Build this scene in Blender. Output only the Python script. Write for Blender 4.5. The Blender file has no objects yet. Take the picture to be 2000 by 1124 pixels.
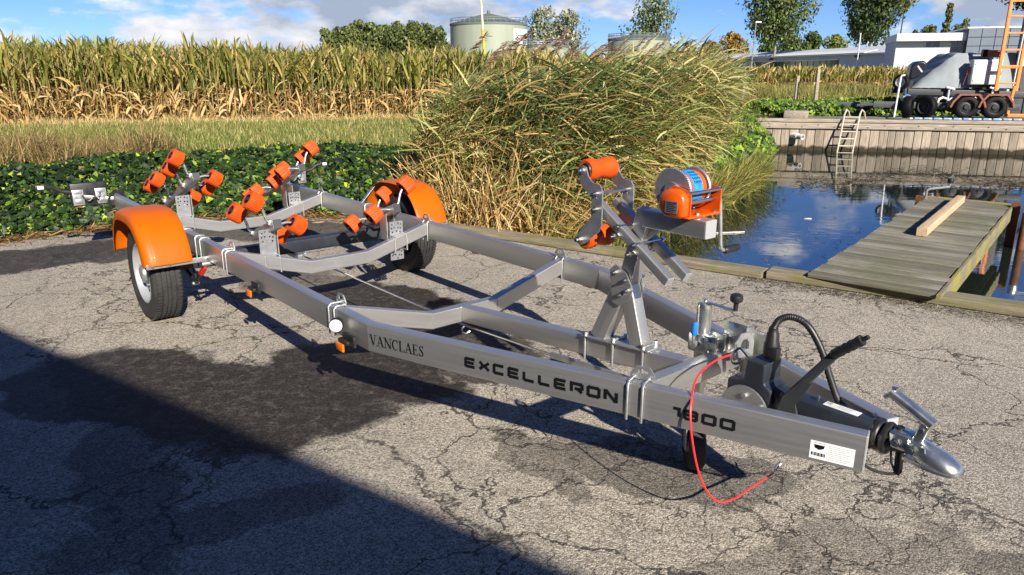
import bpy, bmesh, math, random
import numpy as np
from mathutils import Vector, Matrix
from mathutils.geometry import delaunay_2d_cdt
R = math.radians
random.seed(7); rng = np.random.default_rng(11)
scene = bpy.context.scene

# ------------------------------------------------------------------ camera
PITCH = math.atan(425 / 1444); CAM_H = 1.55; FPX = 1444.0
cam_d = bpy.data.cameras.new('camera'); cam_d.sensor_width = 36; cam_d.lens = 26.0
cam_d.clip_start = 0.05; cam_d.clip_end = 3000
cam = bpy.data.objects.new('camera', cam_d); scene.collection.objects.link(cam)
cam.location = (0, 0, CAM_H); cam.rotation_euler = (R(90) - PITCH, 0, 0)
scene.camera = cam

# ------------------------------------------------------------------ sun, sky, exposure
SUN_TRAVEL = Vector((-0.345, 0.805, -0.482)).normalized()      # direction the light travels
to_sun = -SUN_TRAVEL
SUN_EL = math.asin(to_sun.z); SUN_ROT = math.atan2(to_sun.x, to_sun.y)
SUN_STRENGTH = 5.0; SKY_STRENGTH = 0.074; EXPOSURE = 0.86
sun_d = bpy.data.lights.new('sun', 'SUN'); sun_d.energy = SUN_STRENGTH; sun_d.angle = R(0.55)
sun_d.color = (1.0, 0.93, 0.82)
sun = bpy.data.objects.new('sun', sun_d); scene.collection.objects.link(sun)
sun.rotation_euler = SUN_TRAVEL.to_track_quat('-Z', 'Y').to_euler(); sun.location = (5, -10, 12)

world = bpy.data.worlds.new('World'); scene.world = world; world.use_nodes = True
nt = world.node_tree; N = nt.nodes; L = nt.links
for n_ in list(N): N.remove(n_)
def nd(tree, typ, **kw):
    n = tree.nodes.new(typ)
    for k, v in kw.items():
        if k in n.inputs.keys() if isinstance(k, str) else False: n.inputs[k].default_value = v
        else: setattr(n, k, v)
    return n
wo = nd(nt, 'ShaderNodeOutputWorld'); bg = nd(nt, 'ShaderNodeBackground', Strength=SKY_STRENGTH)
sky = nd(nt, 'ShaderNodeTexSky', sky_type='NISHITA'); sky.sun_disc = False
sky.sun_elevation = SUN_EL; sky.sun_rotation = SUN_ROT; sky.altitude = 0; sky.air_density = 0.75; sky.dust_density = 0.0; sky.ozone_density = 4.0
tc = nd(nt, 'ShaderNodeTexCoord')
mp = nd(nt, 'ShaderNodeMapping'); mp.inputs['Scale'].default_value = (1, 1, 2.6)
L.new(tc.outputs['Generated'], mp.inputs['Vector'])
def cloud_noise(offset):
    m2 = nd(nt, 'ShaderNodeVectorMath', operation='ADD'); L.new(mp.outputs[0], m2.inputs[0]); m2.inputs[1].default_value = offset
    nz = nd(nt, 'ShaderNodeTexNoise', Scale=6.2, Detail=8.0, Roughness=0.55, Lacunarity=2.1); L.new(m2.outputs[0], nz.inputs['Vector'])
    return nz
OFF = (3.15, 0.4, 1.72)
n1 = cloud_noise(OFF)
n2 = cloud_noise((OFF[0] + 0.0, OFF[1], OFF[2] + 0.07))          # sample a little higher: how much cloud lies above
cov = nd(nt, 'ShaderNodeMapRange'); cov.interpolation_type = 'SMOOTHSTEP'
cov.inputs[1].default_value = 0.41; cov.inputs[2].default_value = 0.525
sz = nd(nt, 'ShaderNodeSeparateXYZ'); L.new(tc.outputs['Generated'], sz.inputs[0])
thin = nd(nt, 'ShaderNodeMath', operation='MULTIPLY_ADD'); L.new(sz.outputs[2], thin.inputs[0]); thin.inputs[1].default_value = -0.50; L.new(n1.outputs[0], thin.inputs[2])   # the layer looks thinner overhead
L.new(thin.outputs[0], cov.inputs[0])
shd = nd(nt, 'ShaderNodeMapRange'); shd.inputs[1].default_value = 0.43; shd.inputs[2].default_value = 0.64
L.new(n2.outputs[0], shd.inputs[0])
ramp = nd(nt, 'ShaderNodeMix', data_type='RGBA')
ramp.inputs[6].default_value = (7.8, 7.7, 7.8, 1); ramp.inputs[7].default_value = (3.0, 3.6, 4.7, 1)
L.new(shd.outputs[0], ramp.inputs[0])
hs = nd(nt, 'ShaderNodeMix', data_type='RGBA', blend_type='MULTIPLY'); hs.inputs[0].default_value = 1.0; hs.inputs[7].default_value = (0.48, 0.61, 0.88, 1); L.new(sky.outputs[0], hs.inputs[6])
mxs = nd(nt, 'ShaderNodeMix', data_type='RGBA')
L.new(cov.outputs[0], mxs.inputs[0]); L.new(hs.outputs[2], mxs.inputs[6]); L.new(ramp.outputs[2], mxs.inputs[7])
L.new(mxs.outputs[2], bg.inputs['Color']); L.new(bg.outputs[0], wo.inputs['Surface'])

scene.view_settings.view_transform = 'Standard'; scene.view_settings.look = 'None'
scene.view_settings.gamma = 1.0; scene.view_settings.exposure = EXPOSURE; scene.view_settings.use_curve_mapping = False
scene.render.engine = 'CYCLES'
scene.cycles.max_bounces = 5; scene.cycles.diffuse_bounces = 2; scene.cycles.glossy_bounces = 3; scene.cycles.transmission_bounces = 3
scene.cycles.transparent_max_bounces = 4; scene.cycles.caustics_reflective = False; scene.cycles.caustics_refractive = False

# ------------------------------------------------------------------ helpers
def srgb(r, g, b, a=1.0):
    f = lambda c: (c / 255 / 12.92) if c / 255 <= 0.04045 else ((c / 255 + 0.055) / 1.055) ** 2.4
    return (f(r), f(g), f(b), a)
def at(px, py, Y):
    """world point seen at a photograph pixel, at ground distance Y"""
    u = (px - 1000) / FPX; v = (py - 562) / FPX
    ry = math.cos(PITCH) - v * math.sin(PITCH); rz = -math.sin(PITCH) - v * math.cos(PITCH)
    k = Y / ry
    return Vector((u * k, Y, CAM_H + rz * k))
def link(o): scene.collection.objects.link(o); return o
def tag(o, label=None, cat=None, group=None, kind=None):
    if label: o['label'] = label
    if cat: o['category'] = cat
    if group: o['group'] = group
    if kind: o['kind'] = kind
    return o
def empty(name, loc=(0, 0, 0), rz=0, label=None, cat=None, group=None):
    o = link(bpy.data.objects.new(name, None)); o.location = loc; o.rotation_euler = (0, 0, rz)
    o.empty_display_size = 0.1
    return tag(o, label, cat, group)
def copy_tree(o, parent=None):
    c = o.copy(); scene.collection.objects.link(c); c.parent = parent
    for ch in list(o.children): copy_tree(ch, c)
    return c

class MB:
    def __init__(s): s.v = []; s.f = []; s.st = []
    def add(s, vs, fs, st=None):
        o = len(s.v); s.v += [tuple(p) for p in vs]; s.f += [tuple(i + o for i in f) for f in fs]
        s.st += [tuple(p) for p in (st if st is not None else vs)]
        return s
    def box(s, c, size, rot=None):
        hx, hy, hz = (a / 2 for a in size); m = rot if rot is not None else Matrix.Identity(3); c = Vector(c)
        p = [Vector((x, y, z)) for x in (-hx, hx) for y in (-hy, hy) for z in (-hz, hz)]
        f = [(0, 1, 3, 2), (4, 6, 7, 5), (0, 4, 5, 1), (2, 3, 7, 6), (0, 2, 6, 4), (1, 5, 7, 3)]
        return s.add([c + m @ q for q in p], f)
    def rbox(s, c, size, r=0.004, rot=None):
        """box with chamfered edges along all directions (24 verts)"""
        hx, hy, hz = (a / 2 for a in size); r = min(r, hx * .9, hy * .9, hz * .9); m = rot if rot is not None else Matrix.Identity(3); c = Vector(c)
        bm = bmesh.new(); bmesh.ops.create_cube(bm, size=1)
        for v in bm.verts: v.co = Vector((v.co.x * 2 * hx, v.co.y * 2 * hy, v.co.z * 2 * hz))
        bmesh.ops.bevel(bm, geom=list(bm.edges), offset=r, segments=2, profile=0.5, affect='EDGES')
        bm.verts.index_update()
        s.add([c + m @ v.co for v in bm.verts], [tuple(v.index for v in f.verts) for f in bm.faces]); bm.free(); return s
    def frame(s, d):
        d = Vector(d).normalized(); up = Vector((0, 0, 1)) if abs(d.z) < 0.9 else Vector((0, 1, 0))
        a = d.cross(up).normalized(); b = a.cross(d).normalized(); return d, a, b
    def cyl(s, p0, p1, r, n=16, r2=None, caps=True):
        p0 = Vector(p0); p1 = Vector(p1); d, a, b = s.frame(p1 - p0); r2 = r if r2 is None else r2
        vs = []; st = []; ln = (p1 - p0).length
        for q, rr, t in ((p0, r, 0), (p1, r2, ln)):
            for i in range(n):
                w = 2 * math.pi * i / n; vs.append(q + a * (rr * math.cos(w)) + b * (rr * math.sin(w))); st.append((t, rr * math.cos(w), rr * math.sin(w)))
        fs = [(i, (i + 1) % n, n + (i + 1) % n, n + i) for i in range(n)]
        if caps: fs += [tuple(range(n))[::-1], tuple(range(n, 2 * n))]
        return s.add(vs, fs, st)
    def tube(s, pts, r, n=8, closed=False, caps=True):
        pts = [Vector(p) for p in pts]; m = len(pts); vs = []; fs = []
        t0 = (pts[1] - pts[0]).normalized(); _, a, b = s.frame(t0); prev = t0
        rr = r if isinstance(r, (list, tuple)) else [r] * m
        for i, p in enumerate(pts):
            if closed: t = (pts[(i + 1) % m] - pts[i - 1]).normalized()
            else: t = (pts[min(i + 1, m - 1)] - pts[max(i - 1, 0)]).normalized()
            q = prev.rotation_difference(t); a = q @ a; b = q @ b; prev = t
            for k in range(n):
                w = 2 * math.pi * k / n; vs.append(p + a * (rr[i] * math.cos(w)) + b * (rr[i] * math.sin(w)))
        for i in range(m if closed else m - 1):
            j = (i + 1) % m
            for k in range(n): fs.append((i * n + k, i * n + (k + 1) % n, j * n + (k + 1) % n, j * n + k))
        if caps and not closed: fs += [tuple(range(n))[::-1], tuple(range((m - 1) * n, m * n))]
        return s.add(vs, fs)
    def lathe(s, prof, o, axis, n=24, closed=False):
        """prof: list of (radius, distance along axis)"""
        o = Vector(o); d, a, b = s.frame(axis); vs = []; fs = []; m = len(prof)
        for r, t in prof:
            for i in range(n):
                w = 2 * math.pi * i / n; vs.append(o + d * t + a * (r * math.cos(w)) + b * (r * math.sin(w)))
        for j in range(m if closed else m - 1):
            k = (j + 1) % m
            for i in range(n): fs.append((j * n + i, j * n + (i + 1) % n, k * n + (i + 1) % n, k * n + i))
        return s.add(vs, fs)
    def prism(s, poly, o, ux, uy, th):
        """polygon in plane (ux, uy) at o, thickness th along ux x uy, centred"""
        o = Vector(o); ux = Vector(ux); uy = Vector(uy); nn = ux.cross(uy).normalized(); n = len(poly)
        vs = [o + ux * x + uy * y + nn * (th / 2) for x, y in poly] + [o + ux * x + uy * y - nn * (th / 2) for x, y in poly]
        fs = [tuple(range(n)), tuple(range(n, 2 * n))[::-1]] + [(i, n + i, n + (i + 1) % n, (i + 1) % n) for i in range(n)]
        return s.add(vs, fs)
    def plate(s, outline, holes, o, ux, uy, th):
        """flat plate with real holes; loops as lists of (x, y)"""
        o = Vector(o); ux = Vector(ux); uy = Vector(uy); nn = ux.cross(uy).normalized()
        co = []; loops = []
        for lp in [outline] + holes:
            i0 = len(co); co += [Vector(p) for p in lp]; loops.append(list(range(i0, len(co))))
        ed = [(lp[i], lp[(i + 1) % len(lp)]) for lp in loops for i in range(len(lp))]
        v2, _, f2, *_ = delaunay_2d_cdt(co, ed, [], 1, 1e-6)
        def inside(p, lp):
            c = False; n_ = len(lp)
            for i in range(n_):
                x1, y1 = lp[i][0], lp[i][1]; x2, y2 = lp[(i + 1) % n_][0], lp[(i + 1) % n_][1]
                if (y1 > p[1]) != (y2 > p[1]) and p[0] < (x2 - x1) * (p[1] - y1) / (y2 - y1) + x1: c = not c
            return c
        def keep(f):
            q = (sum(v2[i].x for i in f) / 3, sum(v2[i].y for i in f) / 3)
            return inside(q, outline) and not any(inside(q, h) for h in holes)
        f2 = [f for f in f2 if keep(f)]
        n = len(v2)
        vs = [o + ux * p.x + uy * p.y + nn * (th / 2) for p in v2] + [o + ux * p.x + uy * p.y - nn * (th / 2) for p in v2]
        fs = [tuple(f) for f in f2] + [tuple(i + n for i in f)[::-1] for f in f2]
        for lp in loops:
            for i in range(len(lp)):
                a_, b_ = lp[i], lp[(i + 1) % len(lp)]; fs.append((a_, a_ + n, b_ + n, b_))
        return s.add(vs, fs)
    def sweep(s, path, w, h, r=0.006, up=(0, 0, 1), caps=True, inner=0.0):
        """rounded rectangular tube (w sideways, h along up) swept along a path with mitred bends; inner > 0 leaves open ends"""
        path = [Vector(p) for p in path]; up = Vector(up); m = len(path)
        sec = []
        for cx, cz, a0 in ((w / 2 - r, h / 2 - r, 0), (-w / 2 + r, h / 2 - r, 90), (-w / 2 + r, -h / 2 + r, 180), (w / 2 - r, -h / 2 + r, 270)):
            for k in range(4): q = R(a0 + 30 * k); sec.append((cx + r * math.cos(q), cz + r * math.sin(q)))
        n = len(sec); vs = []; st = []; fs = []; dist = 0
        for i, p in enumerate(path):
            d1 = (path[i] - path[i - 1]).normalized() if i > 0 else None
            d2 = (path[i + 1] - path[i]).normalized() if i < m - 1 else None
            if d1 is None: t = d2; k = 1
            elif d2 is None: t = d1; k = 1
            else: t = (d1 + d2).normalized(); k = 1
            if i > 0: dist += (path[i] - path[i - 1]).length
            side = (d2 or d1).cross(up).normalized(); dd = (d2 or d1); u2 = side.cross(dd).normalized()
            for (x, z) in sec:
                q = side * x + u2 * z
                if d1 is not None and d2 is not None:            # project onto mitre plane along the outgoing direction
                    q = q - d2 * (q.dot(t) / d2.dot(t))
                vs.append(p + q); st.append((dist, x, z))
        for i in range(m - 1):
            for k in range(n): fs.append((i * n + k, (i + 1) * n + k, (i + 1) * n + (k + 1) % n, i * n + (k + 1) % n))
        if caps: fs += [tuple(range(n)), tuple(range((m - 1) * n, m * n))[::-1]]
        return s.add(vs, fs, st)
    def beam(s, p0, p1, w, h, r=0.004, up=(0, 0, 1)): return s.sweep([p0, p1], w, h, r, up)
    def build(s, name, mat, parent=None, smooth=True, angle=38):
        me = bpy.data.meshes.new(name); me.from_pydata([tuple(p) for p in s.v], [], s.f); me.validate()
        if len(me.vertices) == len(s.st):
            at_ = me.attributes.new('st', 'FLOAT_VECTOR', 'POINT'); at_.data.foreach_set('vector', np.array(s.st, dtype=np.float32).ravel())
        bm = bmesh.new(); bm.from_mesh(me); bmesh.ops.recalc_face_normals(bm, faces=bm.faces); bm.to_mesh(me); bm.free()
        if smooth: me.shade_smooth(); me.set_sharp_from_angle(angle=R(angle))
        me.materials.append(mat)
        o = link(bpy.data.objects.new(name, me)); o.parent = parent
        return o

def np_mesh(name, V, F, mat, col=None, parent=None, smooth=False):
    """fast mesh from numpy arrays; F is (n,3) or (n,4); col is per-vertex rgb"""
    me = bpy.data.meshes.new(name); k = F.shape[1]
    me.vertices.add(len(V)); me.vertices.foreach_set('co', V.astype(np.float32).ravel())
    me.loops.add(F.size); me.loops.foreach_set('vertex_index', F.astype(np.int32).ravel())
    me.polygons.add(len(F)); me.polygons.foreach_set('loop_start', np.arange(0, F.size, k, dtype=np.int32))
    me.update(calc_edges=True)
    if col is not None:
        a = me.attributes.new('tint', 'FLOAT_COLOR', 'POINT'); c4 = np.ones((len(V), 4), np.float32); c4[:, :3] = col
        a.data.foreach_set('color', c4.ravel())
    if smooth: me.shade_smooth()
    me.materials.append(mat)
    o = link(bpy.data.objects.new(name, me)); o.parent = parent
    return o

# ------------------------------------------------------------------ materials
def newmat(name):
    m = bpy.data.materials.new(name); m.use_nodes = True
    b = m.node_tree.nodes['Principled BSDF']; return m, m.node_tree, b
def pmat(name, col, col2=None, scale=6.0, stretch=(1, 1, 1), rough=0.5, rvar=0.0, metal=0.0, bump=0.0, bscale=60.0, spec=0.5, coord='Object', contrast=(0.35, 0.65), detail=6.0, coat=0.0):
    m, t, b = newmat(name)
    b.inputs['Base Color'].default_value = col; b.inputs['Roughness'].default_value = rough; b.inputs['Metallic'].default_value = metal
    b.inputs['Specular IOR Level'].default_value = spec; b.inputs['Coat Weight'].default_value = coat
    if coord == 'st': c = nd(t, 'ShaderNodeAttribute'); c.attribute_name = 'st'; vec = c.outputs['Vector']
    else: c = nd(t, 'ShaderNodeTexCoord'); vec = c.outputs[coord]
    mpn = nd(t, 'ShaderNodeMapping'); mpn.inputs['Scale'].default_value = stretch; t.links.new(vec, mpn.inputs['Vector'])
    if col2 is not None or rvar:
        nz = nd(t, 'ShaderNodeTexNoise', Scale=scale, Detail=detail, Roughness=0.6); t.links.new(mpn.outputs[0], nz.inputs['Vector'])
        mr = nd(t, 'ShaderNodeMapRange'); mr.inputs[1].default_value = contrast[0]; mr.inputs[2].default_value = contrast[1]; t.links.new(nz.outputs[0], mr.inputs[0])
        if col2 is not None:
            mx = nd(t, 'ShaderNodeMix', data_type='RGBA'); mx.inputs[6].default_value = col; mx.inputs[7].default_value = col2
            t.links.new(mr.outputs[0], mx.inputs[0]); t.links.new(mx.outputs[2], b.inputs['Base Color'])
        if rvar:
            m2 = nd(t, 'ShaderNodeMapRange'); m2.inputs[3].default_value = rough - rvar; m2.inputs[4].default_value = rough + rvar
            t.links.new(mr.outputs[0], m2.inputs[0]); t.links.new(m2.outputs[0], b.inputs['Roughness'])
    if bump:
        nb = nd(t, 'ShaderNodeTexNoise', Scale=bscale, Detail=4.0); t.links.new(mpn.outputs[0], nb.inputs['Vector'])
        bp = nd(t, 'ShaderNodeBump', Strength=bump, Distance=0.01); t.links.new(nb.outputs[0], bp.inputs['Height']); t.links.new(bp.outputs[0], b.inputs['Normal'])
    return m
def leafmat(name, rough=0.5, trans=0.35, spec=0.4):
    """foliage coloured per leaf by the 'tint' attribute, with light passing through"""
    m, t, b = newmat(name)
    a = nd(t, 'ShaderNodeAttribute'); a.attribute_name = 'tint'
    t.links.new(a.outputs['Color'], b.inputs['Base Color']); b.inputs['Roughness'].default_value = rough; b.inputs['Specular IOR Level'].default_value = spec
    if trans:
        tr = nd(t, 'ShaderNodeBsdfTranslucent'); t.links.new(a.outputs['Color'], tr.inputs['Color'])
        mx = nd(t, 'ShaderNodeMixShader'); mx.inputs[0].default_value = trans
        t.links.new(b.outputs[0], mx.inputs[1]); t.links.new(tr.outputs[0], mx.inputs[2])
        t.links.new(mx.outputs[0], t.nodes['Material Output'].inputs['Surface'])
    return m
M = {}
M['alu'] = pmat('brushed_aluminium', (0.50, 0.495, 0.48, 1), (0.56, 0.555, 0.54, 1), scale=9, stretch=(0.35, 9, 9), rough=0.42, rvar=0.05, metal=0.84, bump=0.025, bscale=40, coord='st', contrast=(0.25, 0.75))
M['cut'] = pmat('sawn_aluminium_end', (0.66, 0.66, 0.66, 1), rough=0.55, metal=0.7)
M['zinc'] = pmat('galvanised_steel', (0.50, 0.51, 0.52, 1), (0.56, 0.57, 0.575, 1), scale=40, rough=0.42, rvar=0.05, metal=0.85, contrast=(0.3, 0.7))
M['yzinc'] = pmat('passivated_steel', (0.60, 0.62, 0.60, 1), (0.72, 0.73, 0.68, 1), scale=14, rough=0.30, rvar=0.08, metal=0.95)
M['steel'] = pmat('stainless_steel', (0.62, 0.62, 0.61, 1), rough=0.28, metal=1.0)
M['slate'] = pmat('slate_grey_paint', srgb(36, 41, 48), srgb(42, 47, 54), scale=12, rough=0.42, rvar=0.06)
M['black'] = pmat('black_plastic', (0.012, 0.012, 0.013, 1), (0.02, 0.02, 0.02, 1), scale=20, rough=0.45, rvar=0.08)
M['rubber'] = pmat('tyre_rubber', (0.018, 0.018, 0.019, 1), (0.035, 0.034, 0.033, 1), scale=14, rough=0.72, rvar=0.08, bump=0.15, bscale=120)
M['orange'] = pmat('orange_mudguard_paint', srgb(190, 90, 0), srgb(174, 80, 5), scale=5, rough=0.5, rvar=0.08, coat=0.05, spec=0.22, contrast=(0.45, 0.85))
M['roller'] = pmat('orange_red_rubber', srgb(210, 78, 12), srgb(180, 62, 14), scale=26, rough=0.55, rvar=0.08, spec=0.3, contrast=(0.45, 0.8))
M['worange'] = pmat('orange_winch_paint', srgb(220, 88, 10), srgb(210, 80, 9), scale=12, rough=0.34, coat=0.2)
M['ink'] = pmat('black_vinyl', (0.004, 0.004, 0.005, 1), rough=0.6, spec=0.2)
M['white'] = pmat('white_paint', (0.78, 0.78, 0.77, 1), (0.72, 0.72, 0.70, 1), scale=9, rough=0.5)
M['paper'] = pmat('white_sticker', (0.80, 0.80, 0.80, 1), rough=0.5)
M['greyprint'] = pmat('grey_print', (0.42, 0.42, 0.43, 1), rough=0.6)
M['blue'] = pmat('blue_plastic', srgb(30, 120, 205), rough=0.4)
M['strapblue'] = pmat('blue_webbing', srgb(46, 150, 215), srgb(30, 120, 190), scale=60, rough=0.7)
M['red'] = pmat('red_plastic', srgb(205, 30, 24), rough=0.35)
M['pinkred'] = pmat('red_wire_sheath', srgb(224, 48, 52), rough=0.4)
M['amber'] = pmat('amber_reflector', srgb(255, 130, 0), srgb(236, 96, 0), scale=60, rough=0.25, coat=0.4)
M['lampwhite'] = pmat('clear_lamp_lens', (0.75, 0.76, 0.76, 1), (0.55, 0.56, 0.56, 1), scale=90, rough=0.2, coat=0.5)
M['rim'] = pmat('silver_rim_paint', (0.42, 0.44, 0.46, 1), (0.48, 0.50, 0.52, 1), scale=8, rough=0.38, metal=0.45)
M['rust'] = pmat('rusty_steel', srgb(120, 78, 52), srgb(92, 56, 38), scale=9, rough=0.8, bump=0.3, bscale=40)
M['dgrey'] = pmat('dark_grey_paint', srgb(60, 64, 66), srgb(52, 56, 58), scale=4, rough=0.5)
M['beige'] = pmat('weathered_beige_aluminium', srgb(190, 182, 164), srgb(168, 160, 142), scale=7, rough=0.6)
M['lorange'] = pmat('ladder_orange_paint', srgb(240, 140, 58), srgb(226, 122, 44), scale=5, rough=0.5)

# ================================================================== THE SETTING
def gp(px, py, z=0.0):
    """ground point under a photograph pixel"""
    u = (px - 1000) / FPX; v = (py - 562) / FPX
    D = (CAM_H - z) / (math.sin(PITCH) + v * math.cos(PITCH))
    return (u * D, D * (math.cos(PITCH) - v * math.sin(PITCH)))
WATER_Z = -0.335
Q0 = Vector((0.24, 6.68, 0)); QE = Vector((0.824, -0.566, 0)).normalized(); QN = Vector((-QE.y, QE.x, 0))      # quay edge: along, towards the water

def asphalt_material():
    m, t, b = newmat('weathered_asphalt'); lk = t.links.new
    tcn = nd(t, 'ShaderNodeTexCoord'); P = tcn.outputs['Object']
    def noise(scale, detail=5.0, rough=0.6, vec=P, dist=0.0):
        n = nd(t, 'ShaderNodeTexNoise', Scale=scale, Detail=detail, Roughness=rough, Distortion=dist); lk(vec, n.inputs['Vector']); return n
    def mrange(src, a, b_, c=0.0, d=1.0, smooth=False):
        n = nd(t, 'ShaderNodeMapRange'); n.inputs[1].default_value = a; n.inputs[2].default_value = b_; n.inputs[3].default_value = c; n.inputs[4].default_value = d
        if smooth: n.interpolation_type = 'SMOOTHSTEP'
        lk(src, n.inputs[0]); return n.outputs[0]
    def math_(op, a, b_=None):
        n = nd(t, 'ShaderNodeMath', operation=op)
        for i, q in enumerate((a, b_)):
            if q is None: continue
            if isinstance(q, (int, float)): n.inputs[i].default_value = q
            else: lk(q, n.inputs[i])
        return n.outputs[0]
    def mix(fac, a, b_, mode='MIX'):
        n = nd(t, 'ShaderNodeMix', data_type='RGBA', blend_type=mode)
        for i, q in ((0, fac), (6, a), (7, b_)):
            if isinstance(q, (int, float)): n.inputs[i].default_value = q
            elif isinstance(q, tuple): n.inputs[i].default_value = q
            else: lk(q, n.inputs[i])
        return n.outputs[2]
    # stones of the aggregate, in two sizes
    v1 = nd(t, 'ShaderNodeTexVoronoi', Scale=150.0); lk(P, v1.inputs['Vector'])
    v2 = nd(t, 'ShaderNodeTexVoronoi', Scale=340.0); lk(P, v2.inputs['Vector'])
    s1 = nd(t, 'ShaderNodeSeparateColor'); lk(v1.outputs['Color'], s1.inputs[0])
    s2 = nd(t, 'ShaderNodeSeparateColor'); lk(v2.outputs['Color'], s2.inputs[0])
    tone = math_('ADD', math_('MULTIPLY', s1.outputs[0], 0.62), math_('MULTIPLY', s2.outputs[1], 0.38))
    ramp = nd(t, 'ShaderNodeValToRGB'); e = ramp.color_ramp.elements
    e[0].position = 0.15; e[0].color = (0.125, 0.108, 0.088, 1); e[1].position = 0.90; e[1].color = (0.62, 0.57, 0.475, 1)
    e2 = ramp.color_ramp.elements.new(0.5); e2.color = (0.350, 0.312, 0.258, 1)
    lk(tone, ramp.inputs[0])
    base = ramp.outputs[0]
    big = noise(0.55, 6.0, 0.62); base = mix(mrange(big.outputs[0], 0.3, 0.7), mix(1.0, base, (0.80, 0.80, 0.80, 1), 'MULTIPLY'), mix(1.0, base, (1.12, 1.10, 1.06, 1), 'MULTIPLY'))
    med = noise(7.0, 5.0, 0.65); base = mix(mrange(med.outputs[0], 0.35, 0.68, 0.0, 0.26), base, (0.16, 0.142, 0.118, 1))
    # old damp patches
    wob = noise(1.7, 6.0, 0.62); sep = nd(t, 'ShaderNodeVectorMath', operation='SUBTRACT'); lk(wob.outputs['Color'], sep.inputs[0]); sep.inputs[1].default_value = (0.5, 0.5, 0.5)
    scl = nd(t, 'ShaderNodeVectorMath', operation='SCALE'); lk(sep.outputs[0], scl.inputs[0]); scl.inputs['Scale'].default_value = 0.75
    wob2 = noise(9.0, 4.0, 0.65); sepb = nd(t, 'ShaderNodeVectorMath', operation='SUBTRACT'); lk(wob2.outputs['Color'], sepb.inputs[0]); sepb.inputs[1].default_value = (0.5, 0.5, 0.5)
    sclb = nd(t, 'ShaderNodeVectorMath', operation='SCALE'); lk(sepb.outputs[0], sclb.inputs[0]); sclb.inputs['Scale'].default_value = 0.16
    dis0 = nd(t, 'ShaderNodeVectorMath', operation='ADD'); lk(P, dis0.inputs[0]); lk(scl.outputs[0], dis0.inputs[1])
    dis = nd(t, 'ShaderNodeVectorMath', operation='ADD'); lk(dis0.outputs[0], dis.inputs[0]); lk(sclb.outputs[0], dis.inputs[1]); PD = dis.outputs[0]
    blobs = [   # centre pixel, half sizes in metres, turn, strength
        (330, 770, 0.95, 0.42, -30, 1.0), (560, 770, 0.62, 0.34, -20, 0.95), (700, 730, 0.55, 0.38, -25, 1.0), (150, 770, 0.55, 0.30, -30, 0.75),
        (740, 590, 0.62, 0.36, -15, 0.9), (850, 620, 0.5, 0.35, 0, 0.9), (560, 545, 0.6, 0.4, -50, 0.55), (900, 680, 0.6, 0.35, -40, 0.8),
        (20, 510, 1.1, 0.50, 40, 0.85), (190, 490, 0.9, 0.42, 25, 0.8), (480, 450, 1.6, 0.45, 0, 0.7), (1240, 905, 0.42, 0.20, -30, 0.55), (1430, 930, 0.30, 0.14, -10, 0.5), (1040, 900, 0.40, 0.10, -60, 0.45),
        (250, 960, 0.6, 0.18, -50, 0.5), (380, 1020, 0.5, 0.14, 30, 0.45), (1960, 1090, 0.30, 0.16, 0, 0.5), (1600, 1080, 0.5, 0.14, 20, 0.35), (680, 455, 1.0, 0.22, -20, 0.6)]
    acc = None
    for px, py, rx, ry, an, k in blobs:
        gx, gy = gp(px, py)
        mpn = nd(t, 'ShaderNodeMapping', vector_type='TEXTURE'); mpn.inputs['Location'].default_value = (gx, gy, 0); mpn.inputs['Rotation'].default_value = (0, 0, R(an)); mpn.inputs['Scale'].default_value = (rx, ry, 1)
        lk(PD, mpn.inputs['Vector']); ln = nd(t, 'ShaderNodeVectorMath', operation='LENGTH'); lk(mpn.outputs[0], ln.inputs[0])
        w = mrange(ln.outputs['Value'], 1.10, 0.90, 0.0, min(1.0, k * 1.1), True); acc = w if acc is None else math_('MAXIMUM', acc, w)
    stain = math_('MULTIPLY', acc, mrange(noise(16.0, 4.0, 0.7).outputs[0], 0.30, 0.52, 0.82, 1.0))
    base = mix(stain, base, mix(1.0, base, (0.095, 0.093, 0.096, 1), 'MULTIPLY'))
    # cracks
    cw = noise(2.6, 5.0, 0.6); sp2 = nd(t, 'ShaderNodeVectorMath', operation='SUBTRACT'); lk(cw.outputs['Color'], sp2.inputs[0]); sp2.inputs[1].default_value = (0.5, 0.5, 0.5)
    sc2 = nd(t, 'ShaderNodeVectorMath', operation='SCALE'); lk(sp2.outputs[0], sc2.inputs[0]); sc2.inputs['Scale'].default_value = 0.55
    d2 = nd(t, 'ShaderNodeVectorMath', operation='ADD'); lk(P, d2.inputs[0]); lk(sc2.outputs[0], d2.inputs[1])
    rag = noise(38.0, 3.0, 0.6)
    def crack(scale, width, mask_scale, lo, hi):
        v = nd(t, 'ShaderNodeTexVoronoi', Scale=scale, feature='DISTANCE_TO_EDGE'); lk(d2.outputs[0], v.inputs['Vector'])
        d = math_('ADD', v.outputs['Distance'], mrange(rag.outputs[0], 0.3, 0.7, -0.4 * width, 0.55 * width))
        c = mrange(d, width * 0.35, width, 1.0, 0.0)
        return math_('MULTIPLY', c, mrange(noise(mask_scale, 3.0, 0.5).outputs[0], lo, hi, 0.0, 1.0))
    ck = math_('MAXIMUM', crack(1.35, 0.0135, 0.8, 0.38, 0.46), crack(3.6, 0.024, 0.45, 0.47, 0.56))
    sx_ = nd(t, 'ShaderNodeSeparateXYZ'); lk(d2.outputs[0], sx_.inputs[0])
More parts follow.
